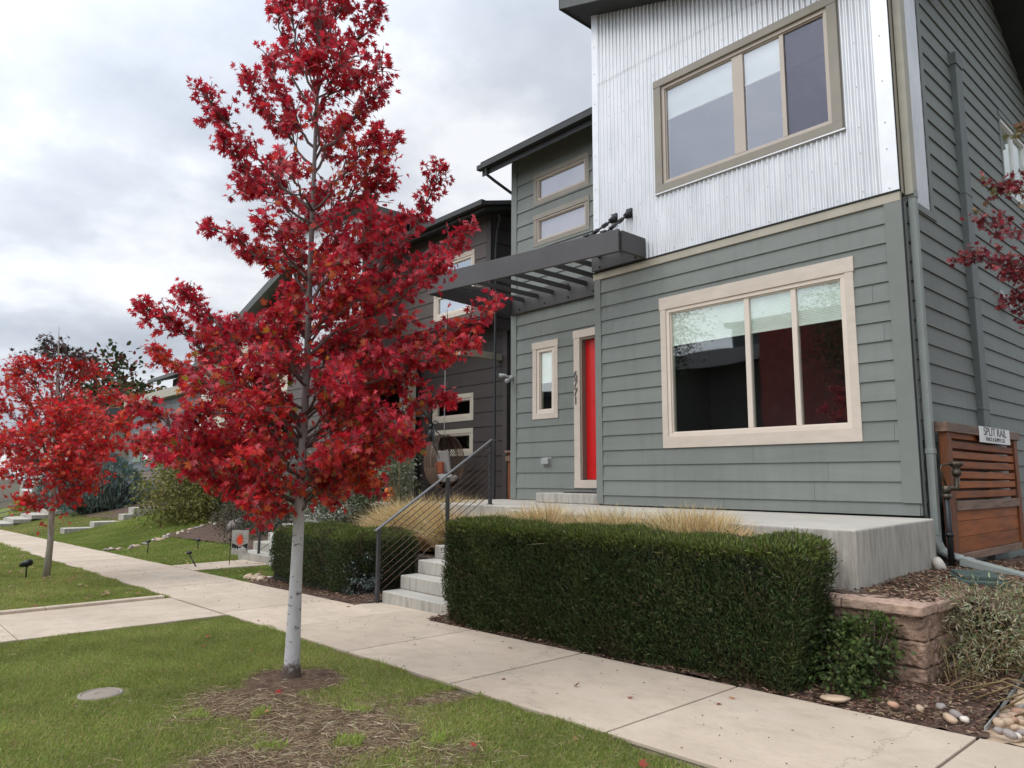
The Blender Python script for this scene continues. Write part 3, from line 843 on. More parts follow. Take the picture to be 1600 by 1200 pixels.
# downspouts on the side
b = MB()
b.box(XR + .03, XR + .125, 9.10, 9.255, 3.40, 6.48); b.build('downspout', 'pipe_tan', house, bevel=.01)
b = MB()
b.box(XR + .045, XR + .125, 9.14, 9.235, -.62, 3.40); b.box(XR + .038, XR + .132, 9.132, 9.243, 3.37, 3.47); b.box(XR + .038, XR + .132, 9.132, 9.243, .30, .36)
b.tube([(XR + .085, 9.19, -.60), (XR + .09, 9.19, -.70), (XR + .13, 9.20, -.79), (XR + .23, 9.20, -.845), (XR + .34, 9.19, -.87)], [.05, .052, .054, .052, .05], 8)
b.build('downspout', 'pipe_grey', house, bevel=.008)
b = MB()
ps.box(b, 11.24, 11.52, -1.2, 5.95, .0, .10); ps.box(b, 11.225, 11.535, 5.95, 6.13, .0, .115)
for z in (.95, 2.5, 4.0): ps.box(b, 11.233, 11.527, z, z + .03, .0, .106)
b.build('flue_chase', 'pipe_dark', house, bevel=.008)
b = MB(); ps.box(b, 12.75, 12.98, 2.62, 2.90, .0, .04); b.add([ps(12.75, 2.86, .04), ps(12.98, 2.86, .04), ps(12.98, 2.62, .15), ps(12.75, 2.62, .15)], [(0, 1, 2, 3)]); b.build('wall_vent', 'grey_plastic', house)
b = MB(); b.tube([(XR + .036, F - .008, -.40), (XR + .036, F - .006, 1.2), (XR + .037, F - .006, 3.31)], .009, 6); b.build('cable', 'black', house)
b = MB(); b.box(XP + .05, XR - .05, PW, 16.3, -1.3, -.43); b.box(XL + .05, XR - .02, F + .03, PW, -1.3, -.43); b.build('foundation', 'conc', house)

# steel trellis over the entry
fa, fb_ = Vector((-10.95, 7.72, 0)), Vector((-6.85, 8.33, 0))
tz0, tz1 = 3.43, 3.785
b = MB()
def wallbar(mb, a, b_, w, z0, z1):
    a = Vector(a); b_ = Vector(b_); d = (b_ - a).normalized(); n = Vector((d.y, -d.x, 0)) * w / 2
    mb.prism([tuple((a + n)[:2]), tuple((b_ + n)[:2]), tuple((b_ - n)[:2]), tuple((a - n)[:2])][::-1], z0, z1)
wallbar(b, fa, fb_, .06, tz0, tz1)
wallbar(b, (-6.85, 8.37, 0), (-6.85, 8.945, 0), .055, tz0 + .02, tz1 - .015)
wallbar(b, (-10.95, 7.76, 0), (-11.22, 10.03, 0), .055, tz0, tz1)
b.box(-11.25, XL - .01, 10.03, 10.075, 3.435, 3.86); b.box(XL + .002, -6.83, 8.905, 8.95, 3.452, 3.70)
trel = b.build('trellis', 'steel', house, bevel=.004)
for x in (-10.84, -10.41, -9.97, -9.52, -9.08, -8.63, -8.19, -7.74, -7.30):
    yf = 7.72 + (x + 10.95) / 4.1 * .61 + .03
    s = MB(); s.box(x - .026, x + .026, yf, 10.028 if x < XL else 8.90, 3.66, 3.74); s.build('slat', 'steel', trel, bevel=.003)
for wx, fx, fy in ((-7.16, -7.12, 8.30), (-7.47, -7.43, 8.25)):
    s = MB(); a = Vector((wx, 8.97, 4.28)); c = Vector((fx, fy + .02, 3.79))
    s.box(wx - .055, wx + .055, 8.955, 8.985, 4.21, 4.36); s.tube([a + Vector((0, -.02, 0)), a + (c - a) * .14], .05, 8)
    s.tube([a + (c - a) * .1, a + (c - a) * .3], .018, 8); s.tube([a + (c - a) * .3, a + (c - a) * .44], .036, 8)
    for dx in (-.025, .025):
        s.tube([a + (c - a) * .42 + Vector((dx, 0, 0)), a + (c - a) * .66 + Vector((dx, 0, 0))], .011, 6)
    s.tube([a + (c - a) * .64, a + (c - a) * .78], .034, 8); s.tube([a + (c - a) * .76, c], .016, 8)
    s.box(fx - .05, fx + .05, fy - .04, fy + .08, 3.78, 3.815)
    s.build('tie_rod', 'black', trel, True)
for x in (-10.95, -10.2, -9.55, -8.9, -8.25):
    for z in (3.52, 3.78): s = MB(); s.tube([(x, 10.03, z), (x, 10.012, z)], .016, 8); s.build('bolt', 'black', trel)
for x in (-7.75, -7.0):
    for z in (3.50, 3.66): s = MB(); s.tube([(x, 8.905, z), (x, 8.888, z)], .016, 8); s.build('bolt', 'black', trel)
# ================================================================== STEPS, PORCH, RAIL
def cbox(mb, x0, x1, y0, y1, z0, z1): mb.box(x0, x1, y0, y1, z0, z1)
st = thing('entry_steps', (-8.42, 6.2, -1.8), 'flight of broom-finished concrete steps with worn risers leading up to the red door', 'steps')
for k in range(6):
    s = MB(); yf = 5.785 + .307 * k
    s.box(-9.235, -7.585, yf, 7.63 - .001 * k, -1.92 if k == 0 else -1.80 + .197 * k + .0, -1.80 + .197 * (k + 1))
    s.build('step', 'conc', st, bevel=.018, seg=3)
b = MB()
b.prism([(-10.4, 7.645), (-7.58, 7.645), (-7.58, 8.98), (-10.4, 8.98)], -1.3, -.42)
b.prism([(-11.5, 8.986), (-7.95, 8.986), (-7.95, 10.08), (-11.5, 10.08)], -1.3, -.42)
b.prism([(-7.57, 6.72), (-7.20, 6.63), (-4.95, 6.50), (-4.95, 8.965), (-7.57, 8.965)], -1.3, -.42)
b.prism([(-4.944, 6.50), (-2.715, 6.365), (-2.93, 8.9), (-4.944, 8.965)], [-1.3, -1.3, -1.3, -1.3], -.42)
tag(b.build('porch_slab', 'slab', bevel=.022, seg=3), 'long stained concrete porch slab running under the big front window', 'porch')
b = MB(); b.box(-9.55, -8.0, 9.15, 10.05, -.415, -.245)
tag(b.build('door_step', 'conc', bevel=.014), 'single raised concrete block step below the red front door', 'step')
b = MB(); b.box(-9.15, -8.15, 9.45, 9.95, -.243, -.225); tag(b.build('doormat', 'black', bevel=.005), 'thin black doormat on the block step at the red door', 'doormat')

def handrail(x, y0, z0, y1, z1, y2, z2, ncab, label, flat=.18, h=1.06, grp=None, sp=.102):
    hr = thing('stair_railing', (x, y0, z0), label, 'handrail', grp)
    for y, z, hh in ((y0, z0, h), (y1, z1, h - .03), (y2, z2, h - .03)):
        p = MB(); p.box(x - .025, x + .025, y - .025, y + .025, z - .03, z + hh); p.box(x - .045, x + .045, y - .04, y + .04, z - .003, z + .012)
        p.build('post', 'rail', hr, bevel=.004)
    sl = (z2 - z0) / (y2 - y0)
    p = MB(); p.bar((x, y0 - .06, z0 + h + .01 - .06 * sl), (x, y2 + .03, z2 + h + .01), .06, .022); p.bar((x, y2 + .02, z2 + h + .005), (x + .0, y2 + .14, z2 + h + .005), .06, .022)
    p.build('top_rail', 'cap_rail', hr, bevel=.003)
    for k in range(ncab):
        c = MB(); d = .09 + sp * k
        c.tube([(x, y0 + .02, z0 + h - d), (x, y2 - .02, z2 + h - d)], .0062, 6)
        c.build('cable', 'cable', hr, True)
    return hr
handrail(-9.27, 5.73, -1.79, 6.965, -1.012, 7.84, -.42, 9, 'dark steel stair railing with slanting rusty cables beside the main concrete steps')

def rough(o, k, lv):
    s = o.modifiers.new('cells', 'SUBSURF'); s.subdivision_type = 'SIMPLE'; s.levels = s.render_levels = lv
    tx = bpy.data.textures.new('split_face', 'CLOUDS'); tx.noise_scale = .07; tx.noise_depth = 3
    d = o.modifiers.new('split_face', 'DISPLACE'); d.texture = tx; d.strength = k; d.mid_level = .55; d.texture_coords = 'GLOBAL'
# retaining walls of stacked blocks ---------------------------------
def block_wall(name, x0, x1, y, z0, z1, label, depth=.3, ret=None, m='block', mc='blockcap', rows=3, bw=.46):
    mb = MB(); cap = .085; rh = (z1 - cap - z0) / rows
    for r in range(rows):
        x = x1 + (0 if r % 2 == 0 else 0); off = 0 if r % 2 == 0 else bw * .5
        e = x1; 
        edges = [x1] + [x1 - (off or bw) - bw * k for k in range(int((x1 - x0) / bw) + 1)]
        edges = [max(v, x0) for v in edges]
        for a, c in zip(edges[1:], edges[:-1]):
            if c - a < .03: continue
            j = random.uniform(-.012, .012)
            mb.box(a + .004, c - .004, y + .02 * (r) - .01 + j, y + depth, z0 + r * rh + .003, z0 + (r + 1) * rh - .003)
        if ret:
            yy = y + .02 * r + (bw if r % 2 else bw * .55); yp = y + depth * .0 + .02
            es = [y + depth + .001]
            while es[-1] < ret: es.append(es[-1] + bw)
            for a, c in zip(es[:-1], es[1:]):
                mb.box(x1 - depth, x1 - .01 * r + random.uniform(-.012, .006), a + .004, c - .004, z0 + r * rh + .003, z0 + (r + 1) * rh - .003)
    o = thing(name, ((x0 + x1) / 2, y, z0), label, 'retaining wall')
    rough(mb.build('block_courses', m, o, bevel=.012, seg=1), .035, 4)
    cb = MB(); x = x1 + .006
    while x > x0:
        a = max(x - .62, x0)
        cb.box(a + .003, x - .003, y - .012, y + depth + .02, z1 - cap, z1 + random.uniform(-.004, .004)); x -= .62
    if ret: cb.box(x1 - depth - .02, x1 + .02, y + depth + .024, ret + .0, z1 - cap, z1 - .003)
    rough(cb.build('cap_stones', mc, o, bevel=.012, seg=1), .022, 4)
    return o
block_wall('retaining_wall', -7.5, -2.13, 6.08, -1.60, -.945, 'low pinkish split-face block wall ending in a corner right of the clipped hedge', ret=7.35)
block_wall('retaining_wall', -12.2, -9.30, 7.28, -1.90, -1.30, 'low grey-brown block wall behind the slanted cables of the stair railing', m='stonegrey', mc='stonegrey', rows=2)

# side gate and its sign ---------------------------------------------
gx = -2.90
g = thing('side_gate', (gx, 10.9, -1.0), 'orange-stained cedar side gate with horizontal slats over solid boards, carrying a small white plaque', 'gate')
gy0, gy1, gb, gm, gt = 9.33, 12.2, -.93, -.30, .65
p = MB(); p.box(gx - .07, gx + .02, gy0, gy0 + .16, gb, gt - .09); p.build('stile', 'wood_post', g, bevel=.005); p = MB(); p.box(gx - .07, gx + .02, gy1 - .16, gy1, gb, gt - .09); p.build('stile', 'wood_post', g, bevel=.005)
p = MB(); p.box(gx - .09, gx + .045, gy0 - .05, gy1 + .05, gt - .09, gt + .02); p.box(gx - .07, gx + .03, gy0 + .161, gy1 - .161, gm - .05, gm + .06); p.box(gx - .07, gx + .018, gy0 + .161, gy1 - .161, gb, gb + .09); p.build('cross_rail', 'wood_grey', g, bevel=.005)
p = MB(); z = gm + .075; k = 0
while z < gt - .11:
    tl = random.uniform(-.008, .008)
    p.hexa([(gx - .05, gy0 + .165, z), (gx - .0, gy0 + .165, z + .018), (gx - .0, gy1 - .165, z + .018 + tl), (gx - .05, gy1 - .165, z + tl),
            (gx - .05, gy0 + .165, z + .082), (gx - .0, gy0 + .165, z + .10), (gx - .0, gy1 - .165, z + .10 + tl), (gx - .05, gy1 - .165, z + .082 + tl)])
    z += .117
p.build('slats', 'wood_gate', g, bevel=.003)
p = MB(); z = gb + .094
while z < gm - .06:
    p.box(gx - .05, gx - .005, gy0 + .165, gy1 - .165, z, min(z + .178, gm - .054)); z += .182
p.build('lower_boards', 'wood_gate', g, bevel=.004)
sg = thing('gate_sign', (gx + .05, 11.1, .6), 'small white fence-maker plaque lettered SPLIT RAIL on top of the cedar gate', 'sign')
SZ = .575
p = MB(); p.box(gx + .048, gx + .056, 10.42, 11.72, SZ - .098, SZ + .105); p.build('plate', 'white', sg, bevel=.002)
RS_ = Matrix.Rotation(math.pi / 2, 4, 'Z') @ Matrix.Rotation(math.pi / 2, 4, 'X')
text_mesh('lettering', 'SPLIT RAIL', .15, Matrix.Translation((gx + .058, 11.07, SZ + .042)) @ RS_ @ Matrix.Diagonal((1.42, 1, 1, 1)), 'black', sg, .001)
text_mesh('lettering', 'FENCE & SUPPLY CO.', .07, Matrix.Translation((gx + .058, 11.07, SZ - .052)) @ RS_ @ Matrix.Diagonal((1.25, 1, 1, 1)), 'black', sg, .001)
# brown tall gate between the houses
g2 = thing('side_gate', (-12.0, 11.6, -.5), 'narrow red-brown board gate in the gap between the brown and the grey-green house', 'gate')
p = MB()
for k in range(9): p.box(-13.05 + k * .205, -12.85 + k * .205, 11.58, 11.61, -1.0, .62)
p.build('boards', 'wood_post', g2, bevel=.003)
p = MB(); p.box(-13.1, -11.2, 11.55, 11.578, .42, .54); p.box(-13.1, -11.2, 11.55, 11.578, -.72, -.60); p.bar((-12.95, 11.56, -.55), (-11.4, 11.56, .40), .02, .1); p.box(-13.1, -11.2, 11.52, 11.65, .62, .67); p.build('cross_rail', 'wood_grey', g2)
p = MB(); p.tube([(-12.02, 11.55, -.1), (-12.02, 11.5, 0), (-12.02, 11.55, .12)], .018, 6); p.lathe((-12.02, 11.53, -.18), [(.05, 0), (.03, .05), (.05, .1)], 8); p.build('latch', 'black', g2)

# things along the foot of the side wall --------------------------------
p = MB(); a, c = Vector((-2.74, 9.17, -.885)), Vector((-1.75, 8.86, -1.05))
p.bar(a, c, .125, .085); p.bar(a - (c - a) * .02, a + (c - a) * .06, .142, .10)
tag(p.build('downspout_extension', 'pipe_grey', bevel=.01), 'pale grey rectangular downspout extension lying on the mulch in front of the cedar gate', 'drain pipe')
v = thing('irrigation_valve', (-2.86, 9.12, -1.), 'black pipe riser with brass vacuum breaker standing between the downspout and the cedar gate', 'valve')
p = MB(); p.tube([(-2.86, 9.12, -1.05), (-2.86, 9.12, -.13)], .032, 10); p.tube([(-2.86, 9.12, -.62), (-2.86, 9.12, -.58)], .042, 10); p.tube([(-2.76, 9.16, -1.0), (-2.79, 9.14, -.9), (-2.86, 9.12, -.83)], .012, 6); p.build('riser_pipe', 'black', v, True)
p = MB(); p.tube([(-2.86, 9.12, -.14), (-2.86, 9.12, -.06)], .042, 10); p.tube([(-2.86, 9.1, -.09), (-2.80, 9.26, -.09), (-2.79, 9.27, .05)], .03, 8); p.lathe((-2.79, 9.27, .05), [(.04, 0), (.05, .03), (.05, .05), (.035, .06), (.035, .09), (.07, .12), (.075, .15), (.05, .16)], 12)
p.tube([(-2.86, 9.12, -.06), (-2.88, 9.04, .12), (-2.87, 9.05, .17), (-2.80, 9.22, .19)], .012, 6); p.box(-2.90, -2.82, 9.08, 9.15, -.2, -.15); p.build('vacuum_breaker', 'brass', v, True)
vb = thing('valve_box', (-2.15, 8.1, -.98), 'rectangular green irrigation valve box with lid sitting in the mulch', 'valve box')
Rz = Matrix.Translation((-2.30, 8.02, 0)) @ Matrix.Rotation(math.radians(-62), 4, 'Z')
p = MB(); p.box(-.31, .31, -.19, .19, -1.12, -.905); o = p.build('box_body', 'valve', None, bevel=.02); o.data.transform(Rz); o.parent = vb; o.matrix_parent_inverse = Matrix.Translation(-vb.location)
p = MB(); p.box(-.29, .29, -.17, .17, -.903, -.875); p.box(-.05, .05, -.02, .02, -.875, -.868); o = p.build('lid', 'valve', None, bevel=.008); o.data.transform(Rz); o.parent = vb; o.matrix_parent_inverse = Matrix.Translation(-vb.location)

# cobbles ---------------------------------------------------------------
def rock_mesh(name, a, b, c, seed, n=12):
    r = random.Random(seed); ph = [r.uniform(0, 6.28) for _ in range(6)]
    mb = MB(); rows = 8
    prof = []
    for i in range(rows + 1):
        th = math.pi * i / rows
        for k in range(n):
            f = 2 * math.pi * k / n
            d = 1 + .10 * math.sin(2 * f + ph[0]) + .07 * math.sin(3 * f + ph[1] + th) + .06 * math.sin(2 * th + ph[2] + f)
            e = .75
            s, cth = math.sin(th), math.cos(th)
            mb.v.append((a * d * s ** e * math.cos(f), b * d * s ** e * math.sin(f), -c * math.copysign(abs(cth) ** .8, cth) * (1 + .06 * math.sin(f + ph[3]))))
    for i in range(rows):
        for k in range(n):
            q = i * n + k; w = i * n + (k + 1) % n
            mb.f.append((q, w, w + n, q + n))
    return mb
rockm = []
for s, (a, b, c, m) in enumerate([(.075, .048, .036, 'rock'), (.06, .045, .034, 'rockg'), (.05, .042, .03, 'rockw'), (.085, .05, .04, 'rock'), (.062, .05, .036, 'rockr'), (.07, .04, .032, 'rockg'), (.055, .04, .03, 'rock')]):
    o = rock_mesh('river_cobble', a, b, c, s).build('river_cobble', m, None, True)
    rockm.append(o.data); bpy.data.objects.remove(o)
def rock(x, y, z, k, sca, label, grp, name='river_cobble'):
    o = bpy.data.objects.new(name, rockm[k]); COL.objects.link(o)
    o.location = (x, y, z); o.rotation_euler = (random.uniform(-.35, .35), random.uniform(-.35, .35), random.uniform(0, 6.28)); o.scale = (sca,) * 3
    return tag(o, label, 'stone', grp)
# cobble strip past the metal edging, lower right corner
ex = lambda y: -1.60 - .10 * (y - 5.45)
pts = []
tries = 0
while len(pts) < 170 and tries < 30000:
    tries += 1
    y = random.uniform(5.44, 7.5); x = ex(y) + .05 + random.uniform(0, .62); rr = random.uniform(.030, .052)
    if all((x - q[0]) ** 2 + (y - q[1]) ** 2 > ((rr + q[2]) * .74) ** 2 for q in pts): pts.append((x, y, rr))
for x, y, rr in pts:
    rock(x, y, hz(x, y) + .05 + .03 * random.random(), random.choice([0, 0, 3, 3, 6, 6, 1, 2, 5, 4]), rr / .055, 'rounded tan and grey river cobble packed in the strip beyond the metal edging', 'cobbles in the strip at the sidewalk')
for x, y, k, sca, lb in [(-1.76, 6.35, 2, .75, 'white rounded cobble on the mulch beside the metal edging'), (-1.83, 6.27, 4, .85, 'rust-orange rounded cobble lying alone on the mulch'),
                         (-1.72, 6.12, 2, .8, 'small pale flat cobble near the metal edging'), (-1.93, 5.72, 1, .8, 'long dark grey cobble lying on the mulch'),
                         (-1.73, 5.55, 2, .6, 'small cream cobble at the corner of the mulch by the sidewalk joint'), (-1.80, 5.50, 3, .55, 'pinkish tan cobble touching the sidewalk edge'),
                         (-2.18, 5.56, 4, .6, 'small reddish cobble by the sidewalk edge in the mulch'), (-1.80, 5.62, 1, .7, 'little grey cobble beside the cream one near the edging'), (-2.02, 5.60, 6, .6, 'tiny tan cobble halfway along the mulch edge')]:
    rock(x, y, hz(x, y) + .085, k, sca, lb, None)
o = rock(-2.56, 5.50, hz(-2.56, 5.5) + .065, 0, 1.9, 'flat pale flagstone at the sidewalk edge below the leafy green shrub', None, 'flat_stone'); o.scale = (1.5, 1.2, .55); o.rotation_euler = (0, 0, .5)
o = rock(-2.86, 8.72, -.905, 2, 2.0, 'upright white chunk of stone at the corner of the porch slab', None, 'white_stone'); o.rotation_euler = (.2, 1.2, .6)
p = MB(); pth = [(ex(y) + .01, y, hz(ex(y), y) + .085 + .012 * math.sin(3 * y)) for y in np.arange(5.45, 8.0, .12)]
for a, c in zip(pth[:-1], pth[1:]): p.bar(a, c, .006, .03)
tag(p.build('landscape_edging', 'grey_plastic'), 'thin grey metal landscape edging between the mulch and the cobble strip', 'edging')

# lids and lights in the lawn ------------------------------------------
mh = thing('meter_lid', (-6.775, 1.63, hz(-6.775, 1.63)), 'round worn concrete utility lid sunk in the front lawn', 'utility lid')
c0 = (-6.775, 1.63, hz(-6.775, 1.63))
p = MB(); p.lathe(c0, [(.165, -.05), (.165, .018), (.150, .024), (.142, .02), (.138, .012)], 28); p.build('rim', 'manhole', mh, True)
p = MB(); p.lathe(c0, [(.135, -.05), (.135, .014), (.12, .02), (.045, .021), (.035, .014)], 28); p.build('lid', 'manhole', mh)
def path_light(x, y, h, head, label, lean=(0, 0), m='black'):
    z = hz(x, y); t = thing('path_light', (x, y, z), label, 'garden light')
    tp = (x + lean[0], y + lean[1], z + h)
    p = MB(); p.tube([(x, y, z - .05), tp], .014, 8); p.build('stake', m, t, True)
    p = MB()
    if head == 'spot':
        d = Vector((-.75, -.55, -.25)).normalized(); a = Vector(tp)
        p.tube([a - d * .10, a - d * .085, a + d * .05, a + d * .15, a + d * .16], [.02, .062, .062, .04, .012], 12); p.build('lamp_head', 'black', t, True)
        p = MB(); p.tube([a + Vector((0, 0, -.07)), a + Vector((0, 0, .01))], .03, 8); p.build('bracket', 'black', t)
    else:
        p.lathe(tp, [(.015, -.01), (.06, .0), (.065, .02), (.045, .05), (.012, .065)], 12); p.build('lamp_head', m, t, True)
    return t
path_light(-17.15, 2.65, .30, 'spot', 'black hooded spotlight on a stake in the far lawn left of the sidewalk')
path_light(-21.2, 5.98, .34, 'cap', 'thin black path light at the edge of the dark lawn near the stone edging')
path_light(-20.1, 6.9, .22, 'cap', 'shorter black path light beyond the stone edging beside the mulch')
path_light(-16.55, 5.72, .30, 'cap', 'leaning dark garden light at the corner of the neighbour walk with a pale top', (-.28, -.12))

# garden flag --------------------------------------------------------------
M['flag_cloth'] = mat('faded_flag_cloth', (.42, .40, .36), .8, .12, 12, bstr=.05)
M['flag_red'] = mat('red_orange_print', (.72, .07, .02), .8, .1, 12, bstr=0)
fl = thing('garden_flag', (-16.38, 6.33, -1.95), 'garden flag with an orange-red burst on a thin black stand beside the neighbour walk', 'flag')
p = MB(); fz = -1.95
p.tube([(-16.40, 6.33, fz - .05), (-16.40, 6.33, fz + .80), (-16.40, 6.33, fz + .90)], .008, 6); p.tube([(-16.40, 6.33, fz + .83), (-16.11, 6.65, fz + .84)], .007, 6); p.build('stand', 'black', fl)
def fpl(u, v, off=0): 
    w = .02 * math.sin(u * 7) ; return (-16.38 + u * .245 + (off - w * .5) * .74, 6.35 + u * .272 - (off - w * .5) * .67, fz + .27 + v * .53)
p = MB(); nx_ = 8
for side in (0, .006):
    o_ = len(p.v)
    for i in range(nx_ + 1):
        for j in range(2): p.v.append(fpl(i / nx_, j, side))
    for i in range(nx_): p.f.append((o_ + i * 2, o_ + i * 2 + 2, o_ + i * 2 + 3, o_ + i * 2 + 1))
p.build('cloth', 'flag_cloth', fl)
p = MB()
def fpoly(mb, pts, off): mb.add([fpl(u, v, off) for u, v in pts], [tuple(range(len(pts)))])
for k in range(13):
    a = math.pi * (k / 6 - .1); r1 = .50 if k % 2 else .42
    if math.sin(a) < -.55: continue
    fpoly(p, [(.5 + .14 * math.cos(a - .13), .60 + .12 * math.sin(a - .13)), (.5 + r1 * math.cos(a) * 1.02, .60 + r1 * .85 * math.sin(a)), (.5 + .14 * math.cos(a + .13), .60 + .12 * math.sin(a + .13))], .010)
fpoly(p, [(.04, .18), (.96, .18), (.98, .46), (.75, .40), (.5, .30), (.25, .40), (.02, .46)], .010)
p.build('dark_rays', 'black', fl)
p = MB(); n = 22
fpoly(p, [(.5 + (.15 + .11 * (k % 2)) * math.cos(2 * math.pi * k / n) * (1.0 - .15 * math.sin(2 * math.pi * k / n)), .60 + (.17 + .11 * (k % 2)) * math.sin(2 * math.pi * k / n)) for k in range(n)], .013)
p.build('orange_burst', 'flag_red', fl)
text_mesh('lettering', 'PARTY', .105, Matrix.Translation((-16.38 + .1225 + .018, 6.35 + .136 - .016, fz + .27 + .19 * .53)) @ Matrix.Rotation(math.radians(48), 4, 'Z') @ Matrix.Rotation(math.pi / 2, 4, 'X'), 'white', fl, .001)

# ================================================================== BROWN HOUSE
bh = thing('brown_house', (-17, 14, -.8), 'dark brown lap-sided house with a shaded porch and corrugated bay beside the grey-green house', 'house')
bu, bl, BXR, BXL = Front(11.0), Front(11.75), -13.05, -16.95
UW = [(-15.34, -13.64, 4.08, 4.84), (-15.34, -13.64, 5.0, 5.68)]
LW = [(-16.35, -14.56, 1.50, 2.22), (-16.35, -14.56, .585, 1.30)]
siding(bu, BXL, BXR, 3.93, 6.45, .37, 3.9, [(h[0] + .02, h[1] - .02, h[2] + .02, h[3] - .02) for h in UW]).build('upper_wall', 'brown_up', bh)
siding(bl, -17.2, -13.28, -1.2, 3.95, .37, 3.9, [(h[0] + .02, h[1] - .02, h[2] + .02, h[3] - .02) for h in LW]).build('porch_wall', 'brown', bh)
siding(Side(-13.05), 11.14, 20, 3.6, 6.5, .37, 3.9).build('side_wall', 'brown', bh)
siding(Side(-13.20), 11.9, 20, -1.6, 3.6, .37, 3.9).build('side_wall', 'brown', bh)
p = MB(); bu.box(p, BXR - .15, BXR + .03, 3.9, 6.45, -.02, .03); p.box(BXR - .01, BXR + .03, 11.0, 11.14, 3.9, 6.45); bl.box(p, -13.42, -13.25, -1.2, 3.94, -.02, .03); p.box(-13.29, -13.24, 11.75, 11.92, -1.2, 3.94)
p.build('corner_trim', 'brown_trim', bh, bevel=.003)
p = MB(); p.box(BXL, BXR, 11.0, 11.8, 3.86, 3.92); p.box(BXL - 4, BXL, 11.0, 15.5, 3.86, 3.92); p.build('porch_ceiling', 'fascia', bh)
for h in UW: window(bh, bu, h, (.11, .11, .12, .12), .05, m_trim='trim_cream', m_frame='vinyl', m_glass='glass_far', proud=.03)
for h in LW: window(bh, bl, h, (.11, .11, .12, .12), .05, m_trim='trim_tan', m_frame='vinyl_tan', m_glass='glass_far', proud=.03)
p = MB(); p.box(-13.6, -13.42, 10.4, 11.72, 2.92, 3.08); p.build('porch_beam', 'trim_tan', bh, bevel=.006)
p = MB(); p.box(-17.12, -16.85, 11.25, 11.5, -1.2, 3.86); cp = p.build('porch_column', 'trim_tan', bh, bevel=.006)
for k, ch in enumerate('95'):
    text_mesh('house_number', ch, .22, Matrix.Translation((-16.985, 11.243, 1.30 - .25 * k)) @ Matrix.Rotation(math.pi / 2, 4, 'X'), 'black', bh, .006)
p = MB(); p.box(-18.6, -17.35, 15.0, 15.06, -1.2, 2.2); p.build('door', 'trim_cream', bh); 
p = MB(); p.box(-17.35, -17.2, 11.8, 15.0, -1.2, 3.86); p.box(-21.5, -17.2, 15.06, 15.12, -1.2, 3.86); p.build('porch_recess_wall', 'brown', bh)
p = MB(); p.box(-17.75, -17.55, 11.55, 11.72, -1.2, 3.86); p.build('porch_column', 'white', bh)
p = MB(); p.box(-20.5, -13.5, 9.6, 11.75, -1.5, -.62); p.box(-16.6, -15.2, 9.0, 9.6, -1.5, -.62); p.build('porch_slab', 'slab', bh, bevel=.02)
# roof: low gable with wide eaves, gutter and dark soffit
def slopes(mb, x0, x1, y0, y1, z, th, k=.45):
    ym = (y0 + y1) / 2; zm = z + (ym - y0) * k
    for ya, yb, za, zb in ((y0, ym, z, zm), (ym, y1, zm, z)):
        mb.hexa([(x0, ya, za), (x1, ya, za), (x1, yb, zb), (x0, yb, zb), (x0, ya, za + th), (x1, ya, za + th), (x1, yb, zb + th), (x0, yb, zb + th)])
p = MB(); slopes(p, -22, -12.62, 10.45, 20, 6.40, .10, .28); p.build('roof', 'roof', bh)
p = MB(); slopes(p, -22, -12.68, 10.5, 19.9, 6.30, .095, .28); p.build('soffit', 'fascia', bh)
p = MB(); p.box(-22, -12.6, 10.33, 10.448, 6.38, 6.50); p.tube([(-12.78, 11.0, 6.35), (-12.78, 11.05, 6.25), (-12.94, 11.10, 5.95), (-12.98, 11.10, 5.5), (-12.98, 11.10, -1.)], .03, 8); p.build('gutter', 'fascia', bh)
# corrugated bay on its far side
bb = Front(9.8)
WB = (-20.6, -18.2, 4.7, 6.3)
corrugated(bb, -21.4, -17.05, 3.7, lambda u: 7.75 - .12 * (u + 21.4), [(WB[0] + .02, WB[1] - .02, WB[2] + .02, WB[3] - .02)], pitch=.1, amp=.013).build('corrugated_cladding', 'metal', bh, True)
window(bh, bb, WB, (.13, .13, .13, .13), .06, [(-19.5, -19.35)], m_trim='trim_taupe', m_frame='vinyl_tan', m_glass='glass_up')
siding(bb, -21.4, -17.05, -1.2, 3.7, .3, 3.6).build('bay_wall', 'brown_up', bh)
p = MB(); p.box(-17.06, -17.03, 9.8, 11.2, 3.5, 7.2); p.box(-21.42, -21.38, 9.8, 15, -1.2, 7.7); p.build('bay_side_wall', 'brown_up', bh)
p = MB(); p.prism([(-21.8, 9.4), (-16.7, 9.4), (-16.7, 12.5), (-21.8, 12.5)], [7.82, 7.2, 7.2, 7.82], [8.05, 7.43, 7.43, 8.05]); p.build('bay_roof', 'fascia_grey', bh)
p = MB(); p.box(-22, -13.2, 19.9, 20, -1.6, 6.3); p.box(-21.42, -13.3, 11.9, 19.9, -1.6, -1.4); p.build('back_wall', 'brown', bh)

